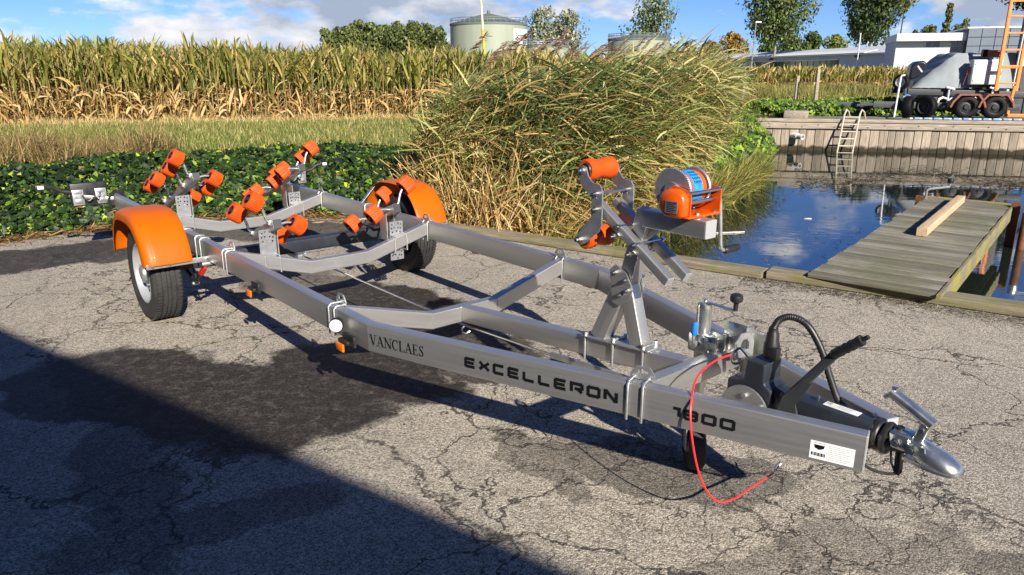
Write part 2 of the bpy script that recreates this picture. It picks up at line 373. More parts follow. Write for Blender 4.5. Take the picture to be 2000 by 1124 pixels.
    for (pa, pb, wd, lo_) in (((1440, 655), (1990, 722), 0.012, 0.30), ((700, 840), (1000, 1080), 0.03, 0.42), ((1560, 700), (1960, 905), 0.008, 0.36)):      # long seams
        ga, gb = gp(*pa), gp(*pb); L0 = math.hypot(gb[0] - ga[0], gb[1] - ga[1]); nx, ny = -(gb[1] - ga[1]) / L0, (gb[0] - ga[0]) / L0
        dd = math_('ABSOLUTE', math_('ADD', math_('ADD', math_('MULTIPLY', sx_.outputs[0], nx), math_('MULTIPLY', sx_.outputs[1], ny)), -(ga[0] * nx + ga[1] * ny)))
        al = math_('ADD', math_('ADD', math_('MULTIPLY', sx_.outputs[0], ny / 1.0), math_('MULTIPLY', sx_.outputs[1], -nx)), -(ga[0] * ny - ga[1] * nx))
        seg = math_('MULTIPLY', mrange(al, -0.1, 0.1), mrange(al, L0 + 0.1, L0 - 0.1)); c = math_('MULTIPLY', mrange(dd, wd * .4, wd, 1.0, 0.0), seg)
        ck = math_('MAXIMUM', ck, math_('MULTIPLY', c, mrange(rag.outputs[0], lo_, lo_ + .15, 0.25, 1.0)))
    base = mix(math_('MULTIPLY', ck, 0.82), base, (0.026, 0.023, 0.020, 1))
    # a little moss in the cracks
    moss = math_('MULTIPLY', ck, mrange(noise(0.9, 2.0).outputs[0], 0.60, 0.68))
    base = mix(moss, base, (0.10, 0.12, 0.03, 1))
    lk(base, b.inputs['Base Color']); lk(mrange(stain, 0, 1, 0.86, 0.66), b.inputs['Roughness']); b.inputs['Specular IOR Level'].default_value = 0.28
    hgt = math_('SUBTRACT', math_('ADD', math_('MULTIPLY', v1.outputs['Distance'], -1.0), math_('MULTIPLY', med.outputs[0], 0.4)), math_('MULTIPLY', ck, 1.6))
    bp = nd(t, 'ShaderNodeBump', Strength=0.5, Distance=0.005); lk(hgt, bp.inputs['Height']); lk(bp.outputs[0], b.inputs['Normal'])
    return m
def flat(name, pts, z, mat, kind='structure'):
    me = bpy.data.meshes.new(name); me.from_pydata([(p[0], p[1], z) for p in pts], [], [tuple(range(len(pts)))])
    bm = bmesh.new(); bm.from_mesh(me); bmesh.ops.triangulate(bm, faces=bm.faces); bmesh.ops.recalc_face_normals(bm, faces=bm.faces)
    if bm.faces[0].normal.z < 0: bmesh.ops.reverse_faces(bm, faces=bm.faces)
    bm.to_mesh(me); bm.free(); me.materials.append(mat); o = link(bpy.data.objects.new(name, me)); return tag(o, kind=kind)

def qpt(s, n, z=0): p = Q0 + QE * s + QN * n; return Vector((p.x, p.y, z))
edge_l = [(-0.55, 7.30), (-1.15, 7.72), (-1.75, 7.95), (-2.5, 7.98), (-3.3, 7.85), (-4.1, 7.45), (-4.75, 6.72), (-6.6, 5.0), (-14, -1.5), (-40, -24)]
asp = [qpt(40, 0)[:2], qpt(-1.0, 0)[:2]] + edge_l + [(-40, -60), (60, -60), (60, qpt(40, 0).y)]
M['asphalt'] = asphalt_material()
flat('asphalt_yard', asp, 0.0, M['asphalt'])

# water
def water_material():
    m, t, b = newmat('still_water'); lk = t.links.new
    b.inputs['Base Color'].default_value = (0.012, 0.018, 0.014, 1); b.inputs['Roughness'].default_value = 0.03; b.inputs['IOR'].default_value = 2.8
    b.inputs['Specular IOR Level'].default_value = 1.0
    tcn = nd(t, 'ShaderNodeTexCoord'); mpn = nd(t, 'ShaderNodeMapping'); mpn.inputs['Scale'].default_value = (1.0, 2.2, 1); mpn.inputs['Rotation'].default_value = (0, 0, R(12)); lk(tcn.outputs['Object'], mpn.inputs['Vector'])
    n1_ = nd(t, 'ShaderNodeTexNoise', Scale=3.2, Detail=3.0); lk(mpn.outputs[0], n1_.inputs['Vector'])
    n2_ = nd(t, 'ShaderNodeTexNoise', Scale=0.35, Detail=2.0); lk(mpn.outputs[0], n2_.inputs['Vector'])
    mr = nd(t, 'ShaderNodeMapRange'); mr.inputs[1].default_value = 0.45; mr.inputs[2].default_value = 0.65; mr.inputs[3].default_value = 0.010; mr.inputs[4].default_value = 0.075; lk(n2_.outputs[0], mr.inputs[0])
    bp = nd(t, 'ShaderNodeBump', Distance=0.02); lk(mr.outputs[0], bp.inputs['Strength']); lk(n1_.outputs[0], bp.inputs['Height']); lk(bp.outputs[0], b.inputs['Normal'])
    return m
shore = [(-0.9, 7.75), (-0.2, 7.45), (0.45, 7.62), (1.14, 8.2), (2.05, 9.3), (2.9, 10.5), (3.6, 11.7), (4.25, 12.9), (5.0, 14.7), (5.8, 16.8), (6.5, 18.5)]
W0 = Vector((6.68, 18.36, 0)); WE = Vector((0.978, -0.206, 0)).normalized(); WN = Vector((-WE.y, WE.x, 0))     # far quay wall
wtr = [qpt(-1.6, 0.02)[:2]] + [(x, y) for x, y in shore] + [tuple((W0 + WE * 45)[:2])] + [(60, qpt(60, 0).y + 2), qpt(40, 0.02)[:2]]
bank = [(-1.6, 8.1)] + [(x - 0.7, y + 0.5) for x, y in shore]
M['water'] = water_material()
flat('water', [qpt(-2.0, -0.1)[:2]] + [(x - 1.2, y + 1.0) for x, y in shore[:-1]] + [(6.2, 19.0), tuple((W0 + WE * 45 + WN * 0.3)[:2]), tuple(qpt(60, -0.1)[:2])], WATER_Z, M['water'])

# open land: one sheet to the horizon, with the yard and the basin cut out
M['soil'] = pmat('dry_grass_and_soil', srgb(120, 108, 70), srgb(88, 96, 48), scale=0.9, rough=0.95, bump=0.6, bscale=14, spec=0.1)
land_shore = []
for i, (x, y) in enumerate(shore):
    nx = shore[min(i + 1, len(shore) - 1)]; pv_ = shore[max(i - 1, 0)]; d = Vector((nx[0] - pv_[0], nx[1] - pv_[1], 0)).normalized(); k = min(.8, .15 + .25 * i)
    land_shore.append((x - d.y * k, y + d.x * k))
def land():
    hole = [qpt(40, 0.02)[:2], qpt(-1.0, 0.02)[:2]]
    hole = [(60, qpt(60, 0).y)] + [(60, -60), (-40, -60)] + edge_l[::-1] + land_shore + [tuple((W0 + WE * 55)[:2])]
    outer = [(-1500, -1500), (1500, -1500), (1500, 1500), (-1500, 1500)]
    bm = bmesh.new(); ed = []
    for lp in (outer, hole):
        vs = [bm.verts.new((p[0], p[1], 0)) for p in lp]
        for i in range(len(vs)): ed.append(bm.edges.new((vs[i], vs[(i + 1) % len(vs)])))
    bmesh.ops.triangle_fill(bm, edges=ed, use_beauty=True)
    for v in bm.verts: v.co.z = -0.012
    for f in bm.faces:
        if f.normal.z < 0: f.normal_flip()
    me = bpy.data.meshes.new('ground'); bm.to_mesh(me); bm.free(); me.materials.append(M['soil']); tag(link(bpy.data.objects.new('ground', me)), kind='structure')
    # sloping earth under the reeds, down into the water
    V = []; F = []
    for i, (x, y) in enumerate(shore):
        q = Vector((x, y, 0)); w = Vector((land_shore[i][0], land_shore[i][1], 0)); o = (q - w).normalized()
        V += [(w.x, w.y, -0.012), (q.x, q.y, WATER_Z - .01), (q.x + o.x * .6, q.y + o.y * .6, -0.8)]
        if i: F += [(3 * i - 3, 3 * i - 2, 3 * i + 1, 3 * i), (3 * i - 2, 3 * i - 1, 3 * i + 2, 3 * i + 1)]
    me = bpy.data.meshes.new('bank'); me.from_pydata(V, [], F); me.materials.append(M['soil']); tag(link(bpy.data.objects.new('bank', me)), kind='structure')
land()

# ---- timber edge of the near quay
def wood(name, c1, c2, moss=None, sx=0.6, sc=5.0):
    m = pmat(name, c1, c2, scale=sc, stretch=(sx, 9, 9), rough=0.85, bump=0.45, bscale=9, coord='st', spec=0.2, contrast=(0.32, 0.68))
    if moss:
        t = m.node_tree; b = t.nodes['Principled BSDF']; src = b.inputs['Base Color'].links[0].from_socket
        tcn = nd(t, 'ShaderNodeTexCoord'); nz = nd(t, 'ShaderNodeTexNoise', Scale=2.4, Detail=6.0, Roughness=0.7); t.links.new(tcn.outputs['Object'], nz.inputs['Vector'])
        mr = nd(t, 'ShaderNodeMapRange'); mr.inputs[1].default_value = 0.46; mr.inputs[2].default_value = 0.62; mr.inputs[4].default_value = 0.75; t.links.new(nz.outputs[0], mr.inputs[0])
        mx = nd(t, 'ShaderNodeMix', data_type='RGBA'); mx.inputs[7].default_value = moss; t.links.new(mr.outputs[0], mx.inputs[0]); t.links.new(src, mx.inputs[6]); t.links.new(mx.outputs[2], b.inputs['Base Color'])
    return m
M['oldwood'] = wood('grey_weathered_timber', srgb(150, 140, 118), srgb(104, 97, 80), moss=srgb(112, 110, 70))
M['deckwood'] = wood('mossy_deck_board', srgb(140, 132, 112), srgb(96, 91, 76), moss=srgb(104, 103, 70))
for _k in range(4):
    _c = (0.72, 0.9, 1.0, 1.22)[_k]; M['deckwood%d' % _k] = wood('mossy_deck_board', tuple([v * _c for v in srgb(142, 137, 124)[:3]] + [1]), tuple([v * _c for v in srgb(98, 95, 84)[:3]] + [1]), moss=srgb(104, 104, 80))
M['yellowmoss'] = wood('yellow_lichen_timber', srgb(132, 126, 106), srgb(108, 103, 84), moss=srgb(148, 140, 62))
M['newwood'] = wood('pale_sawn_timber', srgb(198, 174, 142), srgb(180, 154, 122))
M['wallwood'] = wood('silvered_hardwood_plank', srgb(176, 164, 148), srgb(126, 115, 101))
def quay_beam(name, label, s0, s1, n0, w, z0, z1, m=None):
    mb = MB(); mb.sweep([qpt(s0, n0 + w / 2, (z0 + z1) / 2), qpt(s1, n0 + w / 2, (z0 + z1) / 2)], w, z1 - z0, 0.008)
    return tag(mb.build(name, m or M['oldwood']), label, 'beam')
quay_beam('quay_beam', 'grey timber edge beam of the quay between the reeds and the jetty', -1.3, 2.06, -0.045, 0.16, 0.004, 0.060)
quay_beam('quay_beam', 'long grey timber edge beam of the quay running under the jetty to the right', 2.09, 12.0, -0.005, 0.19, 0.004, 0.066)
quay_beam('quay_plank', 'thin pale plank lying behind the left quay beam', -1.3, 2.2, 0.122, 0.06, 0.0, 0.045, M['wallwood'])
mb = MB(); mb.box(qpt(5.0, 0.10, -0.52), (14, 0.14, 1.0), Matrix.Rotation(math.atan2(QE.y, QE.x), 3, 'Z')); tag(mb.build('quay_sheet', M['rust'], smooth=False), kind='structure')

# ---- jetty
JA = Vector((2.57, 3.23, 0)).normalized(); JB = Vector((JA.y, -JA.x, 0)); J0 = Vector((2.215, 5.300, 0)); JW = 0.82; JL = 4.33; JZ = 0.100
def jpt(a, b, z): p = J0 + JA * a + JB * b; return Vector((p.x, p.y, z))
jet = empty('jetty', (0, 0, 0), 0, 'narrow mossy wooden jetty reaching from the quay into the water', 'jetty')
nb = 34; bw = JL / nb
for i in range(nb):
    mb = MB(); a = (i + 0.5) * bw; k = random.uniform(-0.012, 0.012); zz = JZ - 0.016 + random.uniform(-0.004, 0.004)
    mb.sweep([jpt(a + random.uniform(-.002, .002), -0.012 + k, zz), jpt(a + random.uniform(-.004, .004), JW + 0.012 + k, zz)], bw - 0.011, 0.03, 0.004)
    mb.st = [(x + i * 3.7, y + i * 1.3, z) for x, y, z in mb.st]
    mb.build('deck_board', M['deckwood%d' % random.randrange(4)], jet)
for b_, m_ in ((0.05, 'deckwood'), (JW - 0.035, 'yellowmoss'), (JW / 2, 'deckwood')):
    mb = MB(); mb.sweep([jpt(0.24, b_, JZ - 0.105), jpt(JL - 0.02, b_, JZ - 0.105)], 0.065, 0.14, 0.005); mb.build('stringer', M[m_], jet)
mb = MB(); mb.sweep([jpt(JL + .012, -0.02, JZ - 0.015), jpt(JL + .012, JW + 0.03, JZ - 0.015)], 0.03, 0.07, 0.004); mb.build('end_board', M['yellowmoss'], jet)
mb = MB(); mb.sweep([jpt(0.22, JW + .032, JZ - 0.075), jpt(JL + .02, JW + .032, JZ - 0.075)], 0.03, 0.15, 0.004); mb.build('side_board', M['yellowmoss'], jet)
mb = MB(); mb.sweep([jpt(-0.02, JW + .032, JZ - 0.015), jpt(0.218, JW + .032, JZ - 0.015)], 0.03, 0.03, 0.004); mb.build('side_board', M['yellowmoss'], jet)
mb = MB()      # rusty I-section pile
for da, db, sx, sy in ((0, 0, 0.012, 0.07), (-0.035, 0, 0.01, 0.09), (0.035, 0, 0.01, 0.09)):
    mb.box(jpt(JL - 0.10 + da, JW + 0.07 + db, -0.42), (sx, sy, 1.14), Matrix.Rotation(math.atan2(JA.y, JA.x), 3, 'Z'))
mb.build('pile', M['rust'], jet, smooth=False)
mb = MB(); mb.box(jpt(JL - 0.10, -0.06, -0.42), (0.08, 0.08, 1.1), Matrix.Rotation(math.atan2(JA.y, JA.x), 3, 'Z')); mb.build('pile', M['rust'], jet, smooth=False)
pp = jpt(JL - 0.22, JW + 0.19, 0); pipe = empty('mooring_pipe', (pp.x, pp.y, 0), 0, 'round rusty mooring pipe with grey cap standing beside the jetty', 'pile')
mb = MB(); mb.cyl((0, 0, -1), (0, 0, 0.12), 0.043, 16); mb.build('shaft', M['rust'], pipe)
mb = MB(); mb.lathe([(0.046, 0.07), (0.046, 0.16), (0.04, 0.17), (0.0, 0.172)], (0, 0, 0), (0, 0, 1), 16); mb.build('cap', M['zinc'], pipe)
mb = MB(); mb.tube([(0.03, 0, .15), (0.10, -.02, .155), (0.16, -.03, .15)], 0.012, 6); mb.build('pin', M['zinc'], pipe)
mb = MB(); p0 = gp(1800, 454, 0.14); p1 = gp(1876, 389, 0.14); mb.sweep([(p0[0], p0[1], JZ + 0.041), (p1[0], p1[1], JZ + 0.041)], 0.085, 0.075, 0.005)
tag(mb.build('loose_timber', M['newwood']), 'pale sawn timber lying loose along the jetty deck', 'timber')
hk = empty('mooring_hook', jpt(JL - 0.1, 0.0, JZ), 0, 'small steel mooring hook at the far left corner of the jetty', 'hook')
mb = MB(); mb.tube([(0, 0, 0), (0.0, 0, .10), (0.05, .02, .115), (0.20, .06, .12), (0.30, .08, .13), (0.31, .085, .19)], 0.014, 8); mb.build('rod', M['zinc'], hk)
mb = MB(); mb.lathe([(0.0, -.03), (0.03, -.025), (0.035, 0), (0.03, .025), (0, .03)], (0.31, .085, .20), (0, 0, 1), 12); mb.build('knob', M['black'], hk)

# ---- the far quay: plank wall, capping, raised ground behind it
WALL_TOP = 0.42
wall = empty('quay_wall', (0, 0, 0), 0, 'wooden quay wall of upright silvered planks across the water', 'wall')
mwp = []
for k in range(5):
    c = 1.0 + (k - 2) * 0.11; m = wood('silvered_hardwood_plank', tuple([x * c for x in srgb(172, 160, 144)[:3]] + [1]), tuple([x * c for x in srgb(122, 111, 97)[:3]] + [1]))
    t = m.node_tree; b = t.nodes['Principled BSDF']; src = b.inputs['Base Color'].links[0].from_socket      # algae along the waterline
    tcn = nd(t, 'ShaderNodeTexCoord'); sx = nd(t, 'ShaderNodeSeparateXYZ'); t.links.new(tcn.outputs['Object'], sx.inputs[0])
    nz = nd(t, 'ShaderNodeTexNoise', Scale=6.0, Detail=4.0); t.links.new(tcn.outputs['Object'], nz.inputs['Vector'])
    ad = nd(t, 'ShaderNodeMath', operation='MULTIPLY_ADD'); t.links.new(nz.outputs[0], ad.inputs[0]); ad.inputs[1].default_value = -0.18; t.links.new(sx.outputs[2], ad.inputs[2])
    mr = nd(t, 'ShaderNodeMapRange'); mr.inputs[1].default_value = WATER_Z - 0.01; mr.inputs[2].default_value = WATER_Z + 0.05; mr.inputs[3].default_value = 0.95; mr.inputs[4].default_value = 0; t.links.new(ad.outputs[0], mr.inputs[0])
    mx = nd(t, 'ShaderNodeMix', data_type='RGBA'); mx.inputs[7].default_value = srgb(46, 40, 26); t.links.new(mr.outputs[0], mx.inputs[0]); t.links.new(src, mx.inputs[6]); t.links.new(mx.outputs[2], b.inputs['Base Color'])
    mwp.append(m)
def wpt(s, n, z): p = W0 + WE * s + WN * n; return Vector((p.x, p.y, z))
s = -0.7; i = 0
while s < 9.5:
    w = random.uniform(0.165, 0.215); mb = MB(); off = random.uniform(-0.012, 0.012)
    mb.sweep([wpt(s + w / 2, off, -0.75), wpt(s + w / 2, off, 0.20)], w - 0.012, 0.05, 0.004, up=tuple(WN)); mb.st = [(a + i * 2.1, b_ + i, c) for a, b_, c in mb.st]
    mb.build('plank', mwp[i % 5] if random.random() < .5 else random.choice(mwp), wall); s += w; i += 1
for z0, z1, n0, w in ((0.19, 0.33, -0.06, 0.05), (0.345, WALL_TOP, -0.08, 0.26)):
    mb = MB(); mb.sweep([wpt(-0.75, n0 + w / 2 - 0.02, (z0 + z1) / 2), wpt(12, n0 + w / 2 - 0.02, (z0 + z1) / 2)], w, z1 - z0, 0.006); mb.build('capping_board', M['wallwood'], wall)
mb = MB()
for k in range(26): p = wpt(-0.4 + k * 0.37, -0.09, 0.24 + 0.045 * (k % 2)); mb.cyl(p, p + WN * -0.012, 0.011, 8)
mb.build('bolt_heads', M['rust'], wall)['kind'] = 'stuff'
mb = MB(); mb.box(wpt(22, 0.09, -0.3), (46, 0.1, 1.2), Matrix.Rotation(math.atan2(WE.y, WE.x), 3, 'Z')); mb.build('backing', M['wallwood'], wall, smooth=False)
M['concrete'] = pmat('pale_concrete_and_gravel', srgb(128, 124, 112), srgb(100, 98, 84), scale=1.4, rough=0.95, bump=0.3, bscale=20)
me = bpy.data.meshes.new('far_quay_ground')
pv = [wpt(0.4, .10, WALL_TOP - .012), wpt(45, .10, WALL_TOP - .012), wpt(45, 9, WALL_TOP - .012), wpt(3.2, 9, WALL_TOP - .012), wpt(-1.5, 9, -.05), wpt(-2.2, .25, -.05), wpt(45, 14, -.05), wpt(3.2, 14, -.05), wpt(-1.5, 14, -.05)]
me.from_pydata([tuple(p) for p in pv], [], [(0, 1, 2, 3), (0, 3, 4, 5), (3, 2, 6, 7), (4, 3, 7, 8)]); me.materials.append(M['concrete']); tag(link(bpy.data.objects.new('far_quay_ground', me)), kind='structure')

# ---- the warehouse behind the photographer, whose shadow lies over the foreground
e = Vector((0.8232, -0.5677, 0)); nn = Vector((-e.y, e.x, 0)); wp = Vector((-0.32, -2.38, 0)); ang = math.atan2(e.y, e.x)
M['clad'] = pmat('grey_cladding', (0.10, 0.105, 0.11, 1), (0.12, 0.125, 0.13, 1), scale=0.6, rough=0.6, spec=0.2)
wh = empty('warehouse', (wp.x, wp.y, 0), ang, 'grey clad warehouse whose shadow covers the asphalt foreground', 'building')
mb = MB(); mb.box((0, -6.0, 1.95), (60, 12, 3.9)); mb.build('wall', M['clad'], wh, smooth=False)
mb = MB(); mb.box((0, -6.0, 3.953), (60.1, 12.1, 0.1)); mb.build('roof', M['dgrey'], wh, smooth=False)
for x in (-9, 6): mb = MB(); mb.box((x, 0.02, 1.5), (3.6, 0.05, 3.0)); mb.build('door', M['slate'], wh, smooth=False)

# ================================================================== THE BOAT TRAILER  (x forward to the coupling, y to the far side)
T = empty('boat_trailer', (1.102, 2.004, 0), R(-50.17), 'aluminium boat trailer with orange mudguards, keel rollers and hand winch parked on the asphalt', 'trailer')
def B(name, mb, mat, parent=None, **k): return mb.build(name, M[mat] if isinstance(mat, str) else mat, parent if parent is not None else T, **k)
ZT = 0.53; RH = 0.12; RW = 0.05; YC = 0.70
def rail_path(sgn): return [(-6.2, sgn * YC, ZT - RH / 2), (-1.80, sgn * YC, ZT - RH / 2), (-0.003, sgn * 0.0775, ZT - RH / 2)]
rails = {}
for sg in (-1, 1):
    mb = MB(); mb.sweep(rail_path(sg), RW, RH, 0.005); rl = B('side_rail', mb, 'alu', angle=16); rails[sg] = rl
    d = (Vector(rail_path(sg)[2]) - Vector(rail_path(sg)[1])).normalized(); e_ = Vector(rail_path(sg)[2])
    mb = MB(); mb.sweep([e_ + d * 0.001, e_ + d * 0.005], RW, RH, 0.004); B('end_cap', mb, 'cut', rl)
def half_width(x): return YC if x < -1.80 else YC + (x + 1.80) * (0.0775 - YC) / 1.797
CROSS = {}
for i, x in enumerate((-2.11, -3.475, -5.12)):
    mb = MB(); mb.sweep([(x, -YC + .025, .483), (x, -.205, .352), (x, .205, .352), (x, YC - .025, .483)], 0.05, 0.082, 0.005)
    c = B('crossmember', mb, 'alu', angle=14); CROSS[x] = c
    for y in (-.205, .205):                                     # weld seams at the kinks
        mb = MB(); mb.sweep([(x + .0262, y, .352 - .04), (x + .0262, y, .352 + .04)], .004, .003, .001, up=(1, 0, 0)); B('weld', mb, 'zinc', c)
x = -0.675; hw = half_width(x) - .025
mb = MB(); mb.sweep([(x, -hw, .487), (x, hw, .487)], 0.05, 0.082, 0.005); FC = B('crossmember', mb, 'alu')
mb = MB(); mb.sweep([(-2.083, 0, .352), (-0.702, 0, .487)], 0.06, 0.082, 0.005); CB = B('centre_beam', mb, 'alu')
def beam_top(x): return .352 + (x + 2.083) / (2.083 - .702) * .135 + .041

# --- U-bolts round the rails, eye plates with slots where crossmembers meet the rails
def ubolt(x, y, zlo, zhi, w, axis=(0, 1, 0), r=0.006, yaw=0.0):
    """squared U-bolt in the plane across the rail"""
    q = Vector((math.sin(-yaw), math.cos(yaw), 0)) if axis == (0, 1, 0) else Vector(axis)
    c = Vector((x, y, 0)); h = w / 2
    pts = [c - q * h + Vector((0, 0, zlo)), c - q * h + Vector((0, 0, zhi - .012)), c - q * (h - .012) + Vector((0, 0, zhi)), c + q * (h - .012) + Vector((0, 0, zhi)), c + q * h + Vector((0, 0, zhi - .012)), c + q * h + Vector((0, 0, zlo))]
    mb = MB(); mb.tube(pts, r, 8); return B('u_bolt', mb, 'zinc')
def eye_plate(x, y, z, yaw=0.0, sgn=1):
    o = [(-.045, 0), (.045, 0), (.045, .018), (.024, .046), (-.024, .046), (-.045, .018)]
    slot = [(-.018, .02), (.018, .02), (.018, .034), (.012, .038), (-.012, .038), (-.018, .034)]
    h1 = [(-.033 + .005 * math.cos(a), .010 + .005 * math.sin(a)) for a in np.linspace(0, 2 * math.pi, 9)[:-1]]
    h2 = [(p[0] + .066, p[1]) for p in h1]
    mb = MB(); mb.plate(o, [slot, h1, h2], (x, y, z), (math.cos(yaw), math.sin(yaw), 0), (0, 0, 1), .005); return B('eye_plate', mb, 'zinc')
for x in (-2.11, -3.475, -5.12, -0.675):
    for sg in (-1, 1):
        yaw = 0 if x < -1.8 else sg * -math.atan2(YC - .0775, 1.797)
        yo = sg * half_width(x)
        for dx in (-.027, .027):
            ubolt(x + dx * math.cos(yaw) - (0), yo + dx * math.sin(yaw), ZT - RH - .012, ZT + .007, RW + .014, yaw=yaw, r=.0048)
        eye_plate(x, yo - sg * .020, ZT + .006, yaw)
for x in (-4.33, -4.25, -3.99, -3.90):                          # axle clamps on both rails
    for sg in (-1, 1): ubolt(x, sg * YC, ZT - RH - .03, ZT + .007, RW + .015, r=.0055)

# --- axle, wheels, mudguards
AX = -4.17; AZ = 0.305; WY = 0.952
mb = MB(); mb.sweep([(AX, -.80, .335), (AX, .80, .335)], .09, .095, .016); axle = B('axle', mb, 'slate')
mb = MB(); mb.box((AX + .03, 0, .278), (.16, .10, .02)); mb.cyl((AX + .08, -.04, .268), (AX + .08, -.04, .29), .012, 8); mb.cyl((AX + .08, .04, .268), (AX + .08, .04, .29), .012, 8); B('brake_equaliser', mb, 'zinc', axle)
for sg in (-1, 1):
    mb = MB(); mb.sweep([(AX + .0, sg * .60, .398), (AX + .0, sg * .795, .398)], .20, .016, .004); mb.box((AX, sg * .70, .403), (.30, .06, .012)); B('axle_bracket', mb, 'slate')
def make_wheel():
    w = empty('wheel'); w.parent = T
    Rt = 0.305; hwid = .0925; prof = []
    bead = 0.19
    # outside of tyre, from outer bead over tread to inner bead
    P = [(bead, -.070), (bead + .012, -.078), (.225, -.088), (.258, -.0925), (.280, -.088), (.293, -.078), (.300, -.066)]
    mb = MB(); n = 72
    mb.lathe(P, (0, 0, 0), (0, 1, 0), n); mb.lathe([(r, -t) for r, t in P][::-1], (0, 0, 0), (0, 1, 0), n)
    # tread: ribs and grooves round the tyre
    edges = [-.066, -.044, -.038, -.014, -.007, .007, .014, .038, .044, .066]
    tp = []
    for k in range(0, len(edges), 2):
        a, b_ = edges[k], edges[k + 1]; tp += [(Rt - (.0012 if k in (0, 8) else 0), a), (Rt - (.0012 if k in (0, 8) else 0), b_)]
        if k + 2 < len(edges): tp += [(Rt - .008, b_ + .0008), (Rt - .008, edges[k + 2] - .0008)]
    mb.lathe([(.300, -.066)] + tp + [(.300, .066)], (0, 0, 0), (0, 1, 0), n)
    mb.lathe([(bead, -.070), (bead - .012, -.03), (bead - .012, .03), (bead, .070)], (0, 0, 0), (0, 1, 0), n)
    B('tyre', mb, 'rubber', w, angle=30)
    mb = MB()                                                     # shoulder blocks cut across the tread
    for k in range(72):
        a = 2 * math.pi * k / 72
        for s_ in (-1, 1):
            c = Vector((math.cos(a) * (Rt - .0035), s_ * .060, math.sin(a) * (Rt - .0035))); rot = Matrix.Rotation(-a, 3, 'Y')
            mb.box(c, (.012, .026, .016), rot)
        for s_ in (-.026, 0, .026):
            a2 = a + .03 * (1 if s_ else 0); c = Vector((math.cos(a2) * (Rt - .0035), s_, math.sin(a2) * (Rt - .0035))); mb.box(c, (.0095, .017, .019), Matrix.Rotation(-a2, 3, 'Y'))
    B('tread_blocks', mb, 'rubber', w, smooth=False)['kind'] = 'stuff'
    mb = MB(); mb.lathe([(.188, -.072), (.194, -.078), (.186, -.081), (.176, -.066), (.172, -.045), (.160, -.028), (.146, -.022), (.128, -.034), (.110, -.046), (.088, -.047), (.066, -.040), (.060, -.040), (.060, -.052), (.0, -.052)], (0, 0, 0), (0, 1, 0), 56)
    mb.lathe([(.188, .072), (.176, .06), (.168, -.02)], (0, 0, 0), (0, 1, 0), 48); rim = B('rim', mb, 'rim', w, angle=50)
    mb = MB(); mb.lathe([(.052, -.05), (.050, -.075), (.042, -.084), (.0, -.086)], (0, 0, 0), (0, 1, 0), 24); B('hub_cap', mb, 'zinc', w)
    for k in range(5):
        a = 2 * math.pi * (k + .2) / 5; c = Vector((.083 * math.cos(a), -.047, .083 * math.sin(a)))
        mb = MB(); mb.cyl(c, c + Vector((0, -.02, 0)), .0115, 6); B('wheel_nut', mb, 'steel', w)
    mb = MB(); mb.lathe([(.155, .03), (.155, .085), (.05, .095), (.0, .095)], (0, 0, 0), (0, 1, 0), 32); B('brake_drum', mb, 'black', w)
    return w
w1 = make_wheel(); w1.location = (AX, -WY, AZ)
w2 = copy_tree(w1, T); w2.location = (AX, WY, AZ); w2.rotation_euler = (0, 0, math.pi)
# mudguard: an arched pan with a flat crown, sloping ends, a rolled outer lip
def mudguard(sg):
    g = empty('mudguard', (AX, sg * WY, 0)); g.parent = T
    # arch path in (x, z), rear to front
    arch = [(-.425, .385), (-.415, .45), (-.375, .545), (-.318, .625), (-.25, .675), (-.16, .700), (0, .706), (.10, .700), (.20, .672), (.275, .615), (.330, .545), (.365, .475), (.378, .425)]
    m_ = len(arch); yin = -sg * .135; you = sg * .135
    sec = [(-.135, 0.0, 0), (-.135, .004, 1), (-.112, .012, 0), (-.108, .0105, 0), (-.104, .013, 0), (-.06, .016, 0), (.05, .016, 0), (.080, .0145, 0), (.084, .0115, 0), (.088, .0125, 0), (.112, .006, 0), (.130, -.006, 0), (.139, -.022, 0), (.143, -.060, 0)]   # across: y (outwards), offset along the arch normal
    vs = []; fs = []; k = len(sec)
    cx, cz = 0, .34
    for i, (x, z) in enumerate(arch):
        a = Vector(arch[max(i - 1, 0)]); b_ = Vector(arch[min(i + 1, m_ - 1)]); t = (b_ - a).normalized(); nrm = Vector((-t.y, t.x)); nrm = nrm if nrm.y > 0 or (abs(nrm.y) < .2 and nrm.x * x > 0) else -nrm
        if (Vector((x, z)) - Vector((cx, cz))).dot(nrm) < 0: nrm = -nrm
        for y, o, _ in sec: vs.append((x + nrm.x * o, sg * y, z + nrm.y * o))
    for i in range(m_ - 1):
        for j in range(k - 1): fs.append((i * k + j, (i + 1) * k + j, (i + 1) * k + j + 1, i * k + j + 1))
    mb = MB(); mb.add(vs, fs); pan = B('pan', mb, 'orange', g, angle=55)
    so = pan.modifiers.new('thickness', 'SOLIDIFY'); so.thickness = .004; so.offset = -1
    sb = pan.modifiers.new('smooth', 'SUBSURF'); sb.levels = 1; sb.render_levels = 2
    mb = MB(); mb.sweep([(.372, sg * .132, .427), (.372, -sg * .262, .427)], .006, .032, .001); bar = B('stay_bar', mb, 'zinc', g)
    for y in (.10, .0, -.22): mb = MB(); mb.cyl((.375, sg * y, .427), (.384, sg * y, .427), .0085, 8); B('bolt', mb, 'steel', g)
    mb = MB(); mb.sweep([(-.30, -sg * .10, .66), (-.30, -sg * .262, .50)], .03, .006, .001); B('stay_bar', mb, 'zinc', g)
    return g
mudguard(-1); mudguard(1)
